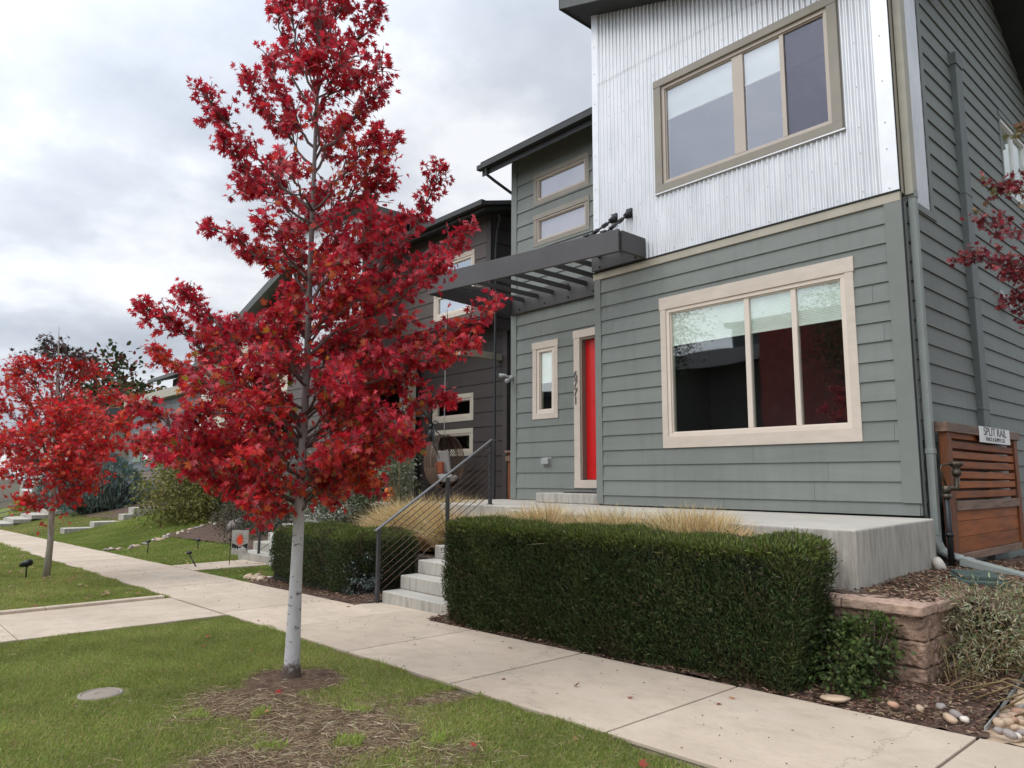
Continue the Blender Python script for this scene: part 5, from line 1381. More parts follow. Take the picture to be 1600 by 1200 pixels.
LIMBS = [
  ( (-5.95,2.87,0.32),(-6.35,2.20,1.03),(-6.65,1.71,1.46) ,1.00),
  ( (-5.94,2.86,0.43),(-6.43,2.38,1.23),(-6.83,2.07,1.67) ,0.90),
  ( (-5.96,2.87,0.21),(-6.65,2.38,0.73),(-7.24,2.00,1.20) ,1.00),
  ( (-5.98,2.89,0.04),(-6.37,2.25,0.31),(-6.68,1.70,0.57) ,1.00),
  ( (-6.00,2.90,-0.13),(-6.75,2.40,0.07),(-7.44,1.96,0.31) ,1.00),
  ( (-6.01,2.90,-0.21),(-6.06,2.36,-0.05),(-6.06,1.87,0.17) ,1.10),
  ( (-6.02,2.90,-0.27),(-6.11,2.56,-0.21),(-6.18,2.22,-0.03) ,1.00),
  ( (-6.03,2.90,-0.29),(-5.84,2.58,-0.28),(-5.60,2.30,-0.18) ,0.54),
  ( (-6.03,2.90,-0.29),(-6.02,2.75,-0.28),(-5.97,2.63,-0.11) ,0.60),
  ( (-5.75,2.80,1.76),(-6.05,2.51,1.94),(-6.41,2.13,2.20) ,0.80),
  ( (-5.85,2.84,1.04),(-5.81,2.47,1.21),(-5.72,2.19,1.21) ,1.00),
  ( (-5.77,2.80,1.65),(-6.10,2.62,1.88),(-6.43,2.45,2.04) ,0.90),
  ( (-5.69,2.76,2.31),(-6.04,2.26,2.86),(-6.25,1.93,3.36) ,0.80),
  ( (-5.70,2.77,2.20),(-5.81,2.29,2.50),(-5.76,1.99,2.76) ,1.00),
  ( (-5.69,2.76,2.31),(-6.09,2.56,2.61),(-6.45,2.46,2.63) ,1.00),
  ( (-5.65,2.74,2.70),(-5.88,2.47,3.11),(-6.06,2.27,3.50) ,0.90),
  ( (-5.60,2.72,3.03),(-5.74,2.53,3.61),(-5.84,2.40,4.12) ,0.60),
  ( (-5.57,2.70,3.31),(-5.52,2.45,3.72),(-5.38,2.31,4.05) ,0.70),
  ( (-5.63,2.73,2.86),(-5.93,2.60,3.30),(-6.19,2.51,3.87) ,0.90),
  ( (-5.56,2.70,3.36),(-5.37,2.91,3.78),(-5.23,3.08,4.12) ,0.80),
  ( (-5.57,2.71,3.25),(-5.27,2.87,3.37),(-5.01,3.00,3.45) ,0.90),
  ( (-5.54,2.69,3.59),(-5.46,2.83,4.04),(-5.42,2.94,4.50) ,0.80),
  ( (-5.52,2.68,3.70),(-5.39,2.60,4.07),(-5.22,2.60,4.28) ,0.80),
  ( (-5.51,2.67,3.81),(-5.64,2.60,4.20),(-5.74,2.58,4.56) ,0.80),
  ( (-5.64,2.74,2.75),(-5.52,3.02,3.16),(-5.44,3.26,3.52) ,0.90),
  ( (-5.71,2.77,2.14),(-5.45,3.06,2.55),(-5.22,3.32,2.96) ,0.80),
  ( (-5.69,2.76,2.31),(-5.27,2.87,2.61),(-4.92,2.93,2.76) ,0.90),
  ( (-5.75,2.79,1.87),(-5.59,3.09,2.37),(-5.46,3.40,2.68) ,0.90),
  ( (-5.81,2.82,1.37),(-5.27,3.37,2.00),(-4.99,3.61,2.73) ,0.65),
  ( (-5.78,2.80,1.65),(-5.33,3.02,1.93),(-4.93,3.20,2.12) ,1.00),
  ( (-5.82,2.82,1.26),(-5.30,3.39,1.72),(-4.87,3.85,2.19) ,0.90),
  ( (-5.85,2.84,1.04),(-5.19,3.20,1.44),(-4.67,3.41,1.73) ,1.10),
  ( (-5.90,2.87,0.59),(-5.29,3.53,1.05),(-4.78,4.08,1.54) ,0.75),
  ( (-5.91,2.87,0.54),(-5.21,3.35,0.91),(-4.65,3.71,1.10) ,1.00),
  ( (-5.94,2.88,0.32),(-5.67,3.38,0.84),(-5.50,3.78,1.28) ,1.10),
  ( (-5.97,2.90,0.04),(-5.45,3.26,0.37),(-4.93,3.63,0.66) ,1.00),
  ( (-5.98,2.90,-0.07),(-5.73,3.37,0.16),(-5.57,3.75,0.28) ,1.00),
  ( (-6.00,2.91,-0.21),(-5.57,3.04,0.03),(-5.17,3.16,0.16) ,1.00),
  ( (-6.01,2.91,-0.27),(-5.97,3.14,-0.05),(-5.97,3.36,-0.02) ,0.90),
  ( (-6.02,2.91,-0.29),(-5.76,2.94,-0.13),(-5.52,2.99,-0.16) ,0.70),
  ( (-5.83,2.83,1.15),(-6.30,2.91,1.58),(-6.72,3.06,1.88) ,1.00),
  ( (-5.81,2.82,1.37),(-5.27,2.70,1.58),(-4.78,2.55,1.65) ,0.60),
  ( (-5.86,2.85,0.87),(-6.09,3.27,1.30),(-6.36,3.67,1.59) ,1.00),
  ( (-5.87,2.85,0.81),(-5.51,2.41,0.95),(-5.08,2.08,0.81) ,0.66),
  ( (-5.91,2.87,0.54),(-5.21,2.70,0.74),(-4.56,2.54,0.66) ,0.72),
  ( (-5.94,2.88,0.32),(-5.58,2.40,0.54),(-5.19,2.02,0.49) ,0.72),
  ( (-5.73,2.78,2.03),(-6.05,2.94,2.46),(-6.30,3.20,2.79) ,1.00),
  ( (-5.69,2.76,2.31),(-5.41,2.45,2.42),(-5.08,2.22,2.41) ,0.60),
  ( (-5.65,2.74,2.64),(-5.82,3.00,3.08),(-6.03,3.23,3.43) ,1.00),
  ( (-5.93,2.88,0.37),(-6.14,3.39,0.77),(-6.35,3.94,1.02) ,1.10),
  ( (-5.94,2.89,0.26),(-6.72,2.77,0.64),(-7.50,2.68,0.95) ,1.10),
  ( (-5.98,2.89,-0.02),(-5.63,2.49,0.19),(-5.24,2.17,0.22) ,0.66),
  ( (-5.98,2.89,-0.02),(-5.36,2.81,0.14),(-4.78,2.68,0.22) ,0.66),
  ( (-5.82,2.83,1.26),(-5.93,3.24,1.63),(-6.01,3.70,1.92) ,1.00),
  ( (-5.77,2.80,1.70),(-5.57,2.44,1.92),(-5.32,2.19,1.96) ,0.60),
  ( (-5.88,2.86,0.76),(-6.43,2.93,1.12),(-6.85,3.15,1.46) ,1.00),
  ( (-5.95,2.89,0.21),(-6.20,3.30,0.52),(-6.47,3.72,0.69) ,1.00),
  ( (-6.01,2.90,-0.18),(-5.60,2.49,0.00),(-5.21,2.07,0.13) ,0.60),
  ( (-6.01,2.90,-0.18),(-5.40,2.77,0.11),(-4.87,2.60,0.14) ,0.54),
  ( (-5.63,2.73,2.81),(-5.37,2.57,3.18),(-5.16,2.41,3.30) ,0.90),
  ( (-5.60,2.72,3.09),(-5.25,2.68,3.34),(-4.97,2.58,3.46) ,0.90),
  ( (-5.57,2.70,3.31),(-5.72,2.78,3.96),(-5.92,2.87,4.35) ,0.90),
  ( (-5.76,2.79,1.76),(-5.15,2.91,1.92),(-4.78,2.78,2.01) ,0.60),
  ( (-5.86,2.85,0.93),(-6.38,2.66,1.20),(-7.03,2.36,1.37) ,1.10),
  ( (-5.90,2.87,0.59),(-5.85,2.29,0.76),(-5.71,1.85,0.71) ,0.66),
  ( (-5.94,2.88,0.26),(-6.02,2.37,0.51),(-6.09,1.94,0.44) ,1.20),
  ( (-5.94,2.88,0.26),(-6.57,2.55,0.33),(-7.11,2.33,0.28) ,1.20),
  ( (-5.98,2.89,0.04),(-6.12,2.54,0.22),(-6.24,2.26,0.21) ,1.20),
  ( (-5.96,2.88,0.15),(-6.53,2.83,0.34),(-7.17,2.71,0.35) ,1.20),
  ( (-5.92,2.88,0.43),(-5.92,2.61,0.63),(-5.99,2.23,0.99) ,1.20),
  ( (-5.94,2.89,0.26),(-5.24,3.02,0.51),(-4.70,3.03,0.42) ,0.72),
  ( (-5.94,2.88,0.26),(-5.83,3.29,0.38),(-5.81,3.62,0.34) ,1.20),
  ( (-5.89,2.86,0.70),(-5.41,2.98,0.89),(-4.94,3.12,0.96) ,1.20),
  ( (-5.89,2.86,0.70),(-6.08,3.28,0.93),(-6.28,3.75,0.87) ,1.20),
  ( (-5.86,2.85,0.93),(-5.75,3.22,1.18),(-5.55,3.70,1.46) ,1.20),
  ( (-5.87,2.85,0.81),(-6.13,2.73,1.17),(-6.31,2.71,1.37) ,1.20),
  ( (-5.83,2.84,1.15),(-5.43,2.85,1.42),(-5.05,2.87,1.52) ,1.20),
  ( (-6.01,2.91,-0.23),(-5.73,3.10,-0.04),(-5.51,3.28,-0.06) ,1.00),
  ( (-5.97,2.90,0.01),(-5.40,3.12,0.25),(-4.86,3.33,0.29) ,1.00),
  ( (-6.02,2.90,-0.24),(-6.39,2.66,0.00),(-6.80,2.41,0.17) ,1.10),
  ( (-5.99,2.90,-0.07),(-6.14,2.44,0.25),(-6.42,1.90,0.30) ,1.10),
  ( (-5.83,2.84,1.15),(-5.98,2.77,1.39),(-6.09,2.75,1.61) ,1.10),
  ( (-5.83,2.84,1.15),(-5.79,3.10,1.58),(-5.81,3.29,2.05) ,1.10),
  ( (-5.79,2.81,1.48),(-5.95,2.80,1.85),(-6.11,2.73,2.42) ,1.10),
  ( (-5.79,2.81,1.48),(-5.52,2.82,1.82),(-5.28,2.80,2.15) ,1.00),
  ( (-5.87,2.85,0.81),(-5.84,2.60,1.12),(-5.71,2.48,1.36) ,0.90),
  ( (-5.87,2.85,0.81),(-5.83,3.08,1.06),(-5.86,3.25,1.20) ,1.00),
  ( (-5.94,2.88,0.26),(-6.23,2.75,0.49),(-6.43,2.70,0.74) ,1.10),
  ( (-5.94,2.88,0.26),(-5.60,2.98,0.58),(-5.37,2.96,0.78) ,0.90),
  ( (-5.92,2.87,0.48),(-6.22,2.56,0.71),(-6.55,2.29,0.60) ,1.10),
  ( (-5.92,2.87,0.48),(-5.62,3.22,0.77),(-5.35,3.58,0.83) ,1.10),
]
TRUNK_B = [(-16.8, 2.93, -2.0), (-16.68, 2.93, -1.28), (-16.56, 2.89, -0.42), (-16.44, 2.83, 0.56), (-16.35, 2.79, 1.3), (-16.27, 2.75, 1.92), (-16.16, 2.68, 2.91)]
LIMBS_B = [
  ( (-16.54,2.88,-0.30),(-16.62,2.53,-0.05),(-16.76,2.13,0.01) ,1.0),
  ( (-16.54,2.88,-0.30),(-16.28,2.62,-0.53),(-15.92,2.40,-0.46) ,1.0),
  ( (-16.52,2.88,-0.18),(-16.13,3.09,-0.17),(-15.63,3.41,-0.11) ,1.0),
  ( (-16.51,2.87,-0.05),(-17.08,2.34,0.57),(-17.63,1.93,0.70) ,1.0),
  ( (-16.50,2.86,0.07),(-16.21,3.29,0.32),(-15.84,3.80,0.58) ,1.0),
  ( (-16.47,2.85,0.32),(-16.56,2.23,1.04),(-16.55,1.81,1.25) ,1.0),
  ( (-16.47,2.85,0.32),(-15.74,3.26,0.80),(-15.01,3.74,0.97) ,1.0),
  ( (-16.44,2.83,0.56),(-16.78,2.45,1.31),(-17.19,2.05,1.82) ,1.0),
  ( (-16.44,2.83,0.56),(-16.35,3.25,1.21),(-16.27,3.72,1.62) ,1.0),
  ( (-16.41,2.82,0.81),(-16.37,2.47,1.65),(-16.40,2.14,2.00) ,1.0),
  ( (-16.38,2.80,1.06),(-16.41,3.00,1.83),(-16.32,3.41,2.12) ,1.0),
  ( (-16.35,2.79,1.30),(-16.27,2.54,1.90),(-16.15,2.40,2.12) ,1.0),
  ( (-16.35,2.79,1.30),(-16.31,2.86,1.93),(-16.22,3.04,2.26) ,1.0),
  ( (-16.32,2.77,1.55),(-16.32,2.75,2.05),(-16.46,2.58,2.49) ,1.0),
  ( (-16.44,2.83,0.56),(-15.73,2.73,0.90),(-15.02,2.63,1.20) ,1.0),
  ( (-16.47,2.85,0.32),(-15.93,2.47,0.66),(-15.29,2.27,0.74) ,1.0),
  ( (-16.47,2.85,0.32),(-15.55,2.93,0.54),(-14.77,2.87,0.63) ,1.0),
  ( (-16.51,2.87,-0.05),(-15.69,2.78,0.07),(-15.07,2.47,0.18) ,1.0),
  ( (-16.51,2.87,-0.05),(-15.65,2.98,0.07),(-14.85,3.02,0.12) ,1.0),
  ( (-16.43,2.82,0.69),(-17.13,2.84,1.23),(-17.89,2.83,1.55) ,1.0),
  ( (-16.47,2.85,0.32),(-16.83,3.27,0.72),(-17.21,3.67,1.15) ,1.0),
  ( (-16.51,2.87,-0.05),(-17.49,2.64,0.20),(-18.46,2.44,0.34) ,1.0),
  ( (-16.47,2.85,0.32),(-15.77,2.84,0.90),(-14.98,2.97,1.22) ,1.0),
  ( (-16.50,2.86,0.07),(-15.59,3.17,0.19),(-14.76,3.33,0.65) ,1.0),
  ( (-16.50,2.86,0.07),(-16.29,2.34,0.42),(-15.98,1.99,0.52) ,1.0),
  ( (-16.56,2.89,-0.42),(-16.16,2.91,-0.53),(-15.66,2.96,-0.29) ,1.0),
]

TRUNK = [(-6.215, 2.992, -1.80), (-6.21, 2.99, -1.715), (-6.195, 2.985, -1.60)] + TRUNK[1:]
maple('red_maple', 'tall young crimson maple with a pale grey trunk in the front lawn', None, TRUNK,
      [.125, .086, .067, .052, .046, .036, .030, .025, .020, .015, .010, .004], LIMBS, .068, 41, pal_main, 'bark', twig=(.09, .30), sides=14)
maple('red_maple', 'bushy bright red maple farther along the lawn strip with a thin trunk', None, TRUNK_B,
      [.070, .056, .05, .042, .034, .026, .004], LIMBS_B, .092, 31, pal_far, 'bark_far', (.3, .75))
# maple reaching in from the right: its trunk stands past the frame
def pal_r(C, hue):
    n = len(C); col = pick([(.30, .035, .05), (.23, .028, .042), (.38, .09, .09), (.17, .035, .04)], n, .2)
    up = wob3(C, 1.2) + .9 * (C[:, 2] - 3.0) > .35; col[up] = pick([(.28, .15, .09), (.17, .15, .06), (.34, .15, .12), (.28, .21, .07)], int(up.sum()))
    return col
RL = [((-.9, 9.7, 1.9), (-1.6, 9.75, 2.25), (-2.55, 9.5, 2.58), .9), ((-.9, 9.8, 1.6), (-1.5, 9.85, 1.85), (-2.28, 9.8, 2.10), 1.2), ((-.9, 9.7, 2.6), (-1.5, 9.6, 3.0), (-2.22, 9.6, 3.40), 1.2),
      ((-.9, 9.7, 3.0), (-1.4, 9.7, 3.6), (-1.95, 9.8, 4.05), 1.), ((-.9, 9.8, 1.5), (-1.4, 9.9, 1.65), (-2.15, 9.95, 1.85), .8), ((-.9, 9.7, 2.8), (-1.3, 9.7, 3.2), (-1.8, 9.7, 3.5), 1.2), ((-.9, 9.8, 1.8), (-1.4, 9.8, 2.2), (-1.9, 9.9, 2.3), 1.2),
      ((-.9, 9.7, 2.2), (-1.5, 9.6, 2.5), (-2.35, 9.45, 2.95), 1.), ((-.9, 9.7, 2.0), (-1.5, 9.7, 2.2), (-2.2, 9.6, 2.35), 1.3), ((-.9, 9.8, 2.5), (-.5, 9.9, 3.2), (-.1, 9.9, 3.8), 1.), ((-.9, 9.8, 2.2), (-.4, 9.6, 2.8), (.2, 9.6, 3.0), 1.), ((-.9, 9.8, 3.2), (-1.0, 9.8, 4.2), (-1.1, 9.8, 4.9), 1.)]
maple('purple_maple', 'wine-red and olive leaved tree reaching in past the side wall downspout', None,
      [(-.9, 9.75, -1.2), (-.9, 9.75, .6), (-.9, 9.75, 2.0), (-.95, 9.75, 3.4), (-1., 9.8, 4.6)], [.07, .055, .045, .03, .01], RL, .076, 34, pal_r, 'bark_dark', (.14, .46))
# trees beyond the houses
leafy('tree', 'dark green tree with reddish tips rising behind the far red maple', 'tree', (-73, 16.5, 5.6), (5.0, 4, 4.2), 5200, .55, [(.045, .06, .022), (.07, .08, .03), (.035, .045, .02), (.16, .03, .025)], OVAL, stems=9, base_z=-2.8, fill=.3, lump=.35, part='crown', stem_m='bark_dark')
leafy('tree', 'orange-green tree behind the far red maple, right of the darkest one', 'tree', (-62, 16, 3.2), (4.0, 3, 3.0), 3600, .45, [(.09, .10, .03), (.2, .08, .03), (.06, .075, .025), (.24, .12, .04)], OVAL, stems=7, base_z=-2.6, fill=.3, lump=.35, part='crown')

# ================================================================== HOUSES FARTHER ALONG
ch = thing('cream_house', (-28, 15, -2), 'cream lap-sided house with a slanting roof seen between the red maple leaves', 'house')
cf = Front(11.0)
WC = [(-29.8, -28.2, 1.2, 2.9), (-26.6, -24.4, 1.0, 2.9), (-28.8, -26.8, 3.5, 4.5)]
siding(cf, -32.6, -22.6, -2.2, 6.3, .34, 0, [(h[0] + .02, h[1] - .02, h[2] + .02, h[3] - .02) for h in WC], lambda v: (-32.6 + max(0, (v - 4.5) * 3.4), -22.6)).build('front_wall', 'cream', ch)
for h in WC: window(ch, cf, h, (.13, .13, .13, .13), .06, m_trim='white', m_frame='white', m_glass='glass_far')
p = MB(); p.box(-32.62, -32.58, 11, 20, -2.2, 4.5); p.box(-22.62, -22.58, 11, 20, -2.2, 6.9); p.box(-32.6, -22.6, 20, 20.05, -2.2, 4.5); p.build('side_wall', 'cream', ch)
p = MB(); p.prism([(-33.2, 10.5), (-22.2, 10.5), (-22.2, 20.4), (-33.2, 20.4)], [4.4, 7.6, 7.6, 4.4], [4.7, 7.9, 7.9, 4.7]); p.build('roof', 'fascia_grey', ch)
p = MB(); cf.box(p, -32.62, -32.4, -2.2, 4.4, 0, .03); p.build('corner_trim', 'white', ch)
fh = thing('brick_house', (-43, 16, -2), 'slate-sided house with tan brick base and pale band, behind the junipers and olive bush', 'house')
ff = Front(12.4)
WFs = [(-45.9, -44.2, 1.0, 2.6), (-39.5, -37.0, .9, 2.6)]
p = MB(); p.box(-49.2, -34.2, 12.4, 13.4, -3, .35); p.build('brick_wall', 'brick', fh)
siding(ff, -49.0, -34.2, .35, 4.3, .4, 0, [(h[0] + .02, h[1] - .02, h[2] + .02, h[3] - .02) for h in WFs]).build('front_wall', 'far_grey', fh)
for h in WFs: window(fh, ff, h, (.16, .16, .16, .16), .08, m_trim='white', m_frame='white', m_glass='glass_far')
p = MB(); ff.box(p, -48.0, -46.4, .9, 2.7, 0, .06); p.build('sage_panel', 'sage', fh)
p = MB(); p.box(-49.4, -34.0, 12.0, 13.5, 4.3, 4.75); p.build('parapet_band', 'trim_tan', fh)
p = MB(); p.box(-48.5, -34.2, 14.5, 22, 4.3, 6.2); p.build('upper_wall', 'unlit_dark', fh)  # near-black wall colour paints in the shade below the eaves
p = MB(); slopes(p, -50, -33.6, 13.4, 23, 6.0, .2, .28); p.build('roof', 'fascia_grey', fh)
p = MB(); p.box(-49.0, -34.2, 13.4, 22, -3, 4.3); p.tube([(-44.5, 14.5, 6.3), (-44.5, 14.5, 7.4)], .06, 6); p.build('side_wall', 'far_grey', fh)
lh = thing('far_house', (-75, 15, -3), 'distant dark-windowed house at the left end of the street behind the red maple', 'house')
p = MB(); p.box(-92, -58, 13, 22, -3.5, 4.4); p.build('wall', 'trim_tan', lh)
lf = Front(13.0)
for h in [(-90, -84, -1.4, 1.6), (-80, -74, -1.2, 1.8), (-70, -66, -1.2, 1.8)]:
    p = MB(); lf.box(p, *h, .0, .12); w_ = p.build('window', 'white', lh)
    p = MB(); lf.box(p, h[0] + .25, h[1] - .25, h[2] + .25, h[3] - .25, .12, .14); p.build('pane', 'glass_far', w_)
p = MB(); p.box(-93, -57, 12.2, 22.5, 4.4, 4.9); p.build('roof', 'fascia_grey', lh)

# low stepped concrete walls and far yard pieces
sw = thing('stepped_wall', (-34, 8, -2.3), 'low white concrete wall stepping up the far lawn in four tiers', 'garden wall')
for k, (ya, yb, zt) in enumerate([(6.4, 7.45, -2.10), (7.45, 8.52, -1.88), (8.52, 8.90, -1.60), (8.9, 11.6, -1.33)]):
    p = MB(); p.box(-34.7, -33.9, ya, yb - .005, -2.6, zt + .06); p.build('tier', 'white_conc' if False else 'slab', sw, bevel=.015)
rr = random.Random(3)
for k in range(46):
    t_ = k / 45; x = -23.6 - 1.1 * t_ + rr.gauss(0, .16); y = 5.62 + 3.1 * t_ + rr.gauss(0, .22)
    o = rock(x, y, hz(x, y) + .05, rr.choice([0, 1, 2, 6, 5, 3]), rr.uniform(.7, 1.6), 'pale rounded edging stone in the row between the two lawns', 'edging stones between the neighbour lawns', 'edging_stone')
o = rock(-21.9, 8.6, hz(-21.9, 8.6) + .15, 1, 5.5, 'large brown boulder among the mulch near the edging stones', None, 'boulder')
for k in range(22):
    x = -13.35 + rr.gauss(0, .2); y = 5.75 + rr.gauss(0, .14)
    rock(x, y, hz(x, y) + .045, rr.choice([0, 2, 2, 4, 3]), rr.uniform(.9, 1.5), 'small pale stone in the pile at the left foot of the rounded hedge', 'stones piled by the rounded hedge')
fs = thing('entry_steps', (-47, 7, -2.5), 'far pale steps with a thin handrail at the left end of the sidewalk', 'steps')
for k in range(4):
    s = MB(); s.box(-50, -46.4, 5.6 + .8 * k, 10, -2.7, -2.42 + .2 * k); s.build('step', 'slab', fs)
p = MB()
for y, z in ((5.7, -2.4), (8.0, -1.8)):
    p.tube([(-46.5, y, z), (-46.5, y, z + 1.1)], .03, 6)
for d in (.25, .5, .75, 1.08): p.tube([(-46.5, 5.7, -2.4 + d), (-46.5, 8.0, -1.8 + d), (-46.5, 10, -1.8 + d)], .025, 6)
p.build('handrail', 'cap_rail', fs, True)
block_wall('retaining_wall', -56, -46.2, 10.2, -2.4, -1.45, 'low pink-brown stone wall above the far steps', rows=2, bw=.8)
p = MB(); p.box(-62, -52.5, 11.0, 11.2, -2.6, -.8); tag(p.build('patio_wall', 'slab'), 'plain pale patio wall far left below the dark-windowed house', 'garden wall')
leafy('leafy_shrub', 'bright yellow-green low shrub at the far left edge', 'shrub', (-58, 8.8, -2.1), (1.6, .9, .6), 900, .2, [(.22, .25, .02), (.3, .3, .04)], stems=4)

# ================================================================== GRASS AND LITTER
def turf(label, xr, yr, dens, L, W, mask=None, pal=None, z=None, lay=0.):
    A = (xr[1] - xr[0]) * (yr[1] - yr[0]); n = int(A * dens)
    x = rng.uniform(*xr, n); y = rng.uniform(*yr, n)
    if mask is not None:
        k = mask(x, y); x, y = x[k], y[k]
    n = len(x)
    P = np.stack([x, y, (z or bumps)(x, y) + .004], 1)
    ln = unit(np.stack([np.sin(1.9 * x + .7 * y), np.cos(1.3 * y - .8 * x), np.zeros(n)], 1))
    D = unit(np.array([0, 0, 1.]) + rng.normal(size=(n, 3)) * np.array([.55, .55, .12]) + ln * .3)
    patch = (np.sin(1.1 * x + 2.3 * y) + np.sin(2.7 * x - 1.9 * y + 1) + np.sin(.6 * x + .9 * y + 2)) / 3
    col = pick(pal or [(.29, .36, .085), (.24, .32, .065), (.35, .39, .105), (.19, .245, .052), (.42, .40, .16)], n, .16) * (1 + .22 * patch[:, None] + .12 * np.sin(6.1 * x + 2 * np.sin(4 * y))[:, None] * np.sin(5.3 * y + x)[:, None])
    dry = rng.random(n) < (.08 + .26 * np.clip(patch, 0, 1)); col[dry] = pick([(.48, .41, .20), (.38, .30, .14)], int(dry.sum()))
    me = blades('grass', P, D, rng.uniform(*L, n) * (1 + .2 * patch), rng.uniform(*W, n), col, .3)
    o = link('grass', me, 'grass')
    return stuff(o, label, 'grass')
lidm = lambda x, y: np.hypot(x + 6.775, y - 1.63) > .225
def near_mask(x, y):
    edge = 3.80 + .035 * np.sin(5 * x) + .02 * np.sin(13 * x)
    return (rng.random(len(x)) > dirt_amount(x, y) * 1.15) & lidm(x, y) & (y < edge) & (x > -9.83 + .03 * np.sin(9 * y)) & (x + .0 * y < 0.5) & (y > .3 * 0 + (-.62 * (x + 5.4) * (x > -5.4)) * 0 - .2)
turf('short mown green grass of the front lawn around the tree ring', (-9.86, -.6), (.2, 3.86), 10500, (.028, .062), (.003, .0058), near_mask)
turf('short mown grass of the lawn strip beyond the cross walk', (-26, -12.14), (.6, 3.84), 3300, (.04, .08), (.006, .010), lambda x, y: y < 3.80 + .04 * np.sin(4 * x))
turf('short mown grass of the far end of the lawn strip', (-58, -26), (1.5, 3.9), 500, (.06, .10), (.014, .024))
turf('short mown grass of the neighbour lawns sloping up from the sidewalk', (-37, -13.5), (5.40, 7.7), 2300, (.04, .085), (.007, .012),
     lambda x, y: ~((x > -17.6) & (x < -15.85)) & ((x < -17.6) | (y < 7.15)) & ((np.abs(x + 23.6 + .36 * (y - 5.6)) > .25)) & ((x < -23.6) | (y < 7.55)), [(.22, .30, .065), (.18, .255, .052), (.26, .31, .075)])
turf('grass on the upper slope of the bright neighbour lawn', (-37, -24.2), (7.7, 10.5), 900, (.05, .10), (.012, .02), lambda x, y: x > -34, [(.26, .33, .07), (.22, .29, .06)])
turf('grass of the farthest lawn by the junipers', (-58, -34.2), (5.4, 9.6), 420, (.06, .12), (.016, .03), None, [(.27, .30, .085), (.30, .30, .11)])
# small tufts in the bare patch
tx = np.array([-5.35, -4.95, -4.35, -3.95, -4.6, -5.6]); ty = np.array([2.35, 2.95, 2.5, 2.95, 2.1, 2.0])
def tuftm(x, y): return np.min(np.hypot(x[:, None] - tx, y[:, None] - ty), 1) < .07 + .05 * np.sin(30 * x) * np.sin(27 * y)
turf('fresh green tufts sprouting in the bare patch', (-5.8, -3.7), (1.8, 3.2), 9000, (.04, .09), (.004, .007), tuftm, [(.34, .44, .09), (.28, .38, .075)])

def litter(label, n, xr, yr, L, W, pal, mask, zf, m='straw', cat='litter', name='straw_litter', wide=False):
    x = rng.uniform(*xr, n); y = rng.uniform(*yr, n)
    k = mask(x, y); x, y = x[k], y[k]; n = len(x)
    P = np.stack([x, y, zf(x, y) + .006 + .012 * rng.random(n)], 1)
    a = rng.uniform(0, 2 * math.pi, n)
    D = unit(np.stack([np.cos(a), np.sin(a), rng.normal(size=n) * .12], 1))
    me = blades(name, P, D, rng.uniform(*L, n), rng.uniform(*W, n), pick(pal, n, .25), .08, wide)
    return stuff(link(name, me, m), label, cat)
ST = [(.50, .40, .25), (.40, .31, .18), (.60, .50, .34), (.27, .19, .12), (.18, .115, .075)]
litter('dry straw and clippings strewn over the bare patch beside the maple', 60000, (-6.8, -2.4), (.8, 3.7), (.03, .12), (.0018, .004), ST, lambda x, y: rng.random(len(x)) < (dirt_amount(x, y) * .8 * np.clip((np.hypot(x + 6.1, y - 2.93) - .35) * 2.5, .06, 1) + .03), lambda x, y: bumps(x, y) + .01)
litter('loose straw scattered on the front lawn', 260, (-9.6, -2.2), (.5, 3.7), (.04, .15), (.002, .0045), [(.5, .42, .25), (.4, .33, .18)], lambda x, y: rng.random(len(x)) < .8, lambda x, y: bumps(x, y) + .05)
CH = [(.10, .055, .038), (.16, .09, .06), (.06, .035, .026), (.22, .14, .10), (.30, .22, .15)]
litter('chips of brown bark mulch in the bed by the sidewalk', 16000, (-7.6, -.2), (5.42, 6.3), (.02, .07), (.006, .016), CH, lambda x, y: ((x > -2.95) | (y < 5.6) | (rng.random(len(x)) < .1)) & (x < EDGE(y)), lambda x, y: strip_z(x, y) + .01, 'chip', 'mulch', 'mulch_chips', True)
litter('chips of brown bark mulch behind the block wall and along the gate', 14000, (-2.95, -.6), (6.3, 10.8), (.02, .08), (.007, .018), CH, lambda x, y: ((x < -2.15) | (y > 7.0)) & ((x < EDGE(y)) | (y > 8.2)), lambda x, y: yard_z(x, y) + .012, 'chip', 'mulch', 'mulch_chips', True)
litter('chips of bark mulch below the perennial', 5000, (-2.1, -.6), (6.2, 7.1), (.02, .07), (.006, .016), CH, lambda x, y: (x > -2.1) & (x < EDGE(y)), lambda x, y: -1.545 + .05 * (y - 6) + .012 + 0 * x, 'chip', 'mulch', 'mulch_chips', True)
litter('bark and dry twigs at the foot of the rounded hedge', 5000, (-13.2, -9.35), (5.42, 6.4), (.02, .08), (.006, .014), CH, lambda x, y: x > -99, lambda x, y: base(x) + .06 + 0 * y, 'chip', 'mulch', 'mulch_chips', True)
litter('dirt specks and leaf crumbs on the sidewalk', 800, (-20, -1.0), (3.85, 5.40), (.008, .03), (.005, .012), [(.12, .08, .05), (.2, .1, .06), (.07, .05, .04)], lambda x, y: rng.random(len(x)) < .35 + .65 * (y > 5.2), lambda x, y: base(x) + .031, 'chip', 'litter', 'leaf_crumbs', True)
n = 110
x = rng.uniform(-24, -12.4, n); y = rng.uniform(1.2, 3.7, n)
P = np.stack([x, y, bumps(x, y) + .05 + .02 * rng.random(n)], 1)
me = leaf_mesh('fallen_leaves', P, unit(rng.normal(size=(n, 3)) * np.array([1, 1, .15])), unit(np.array([0, 0, 1.]) + .3 * rng.normal(size=(n, 3))), rng.uniform(.05, .11, n), pick([(.46, .36, .16), (.40, .28, .12), (.5, .40, .2), (.36, .13, .06)], n))
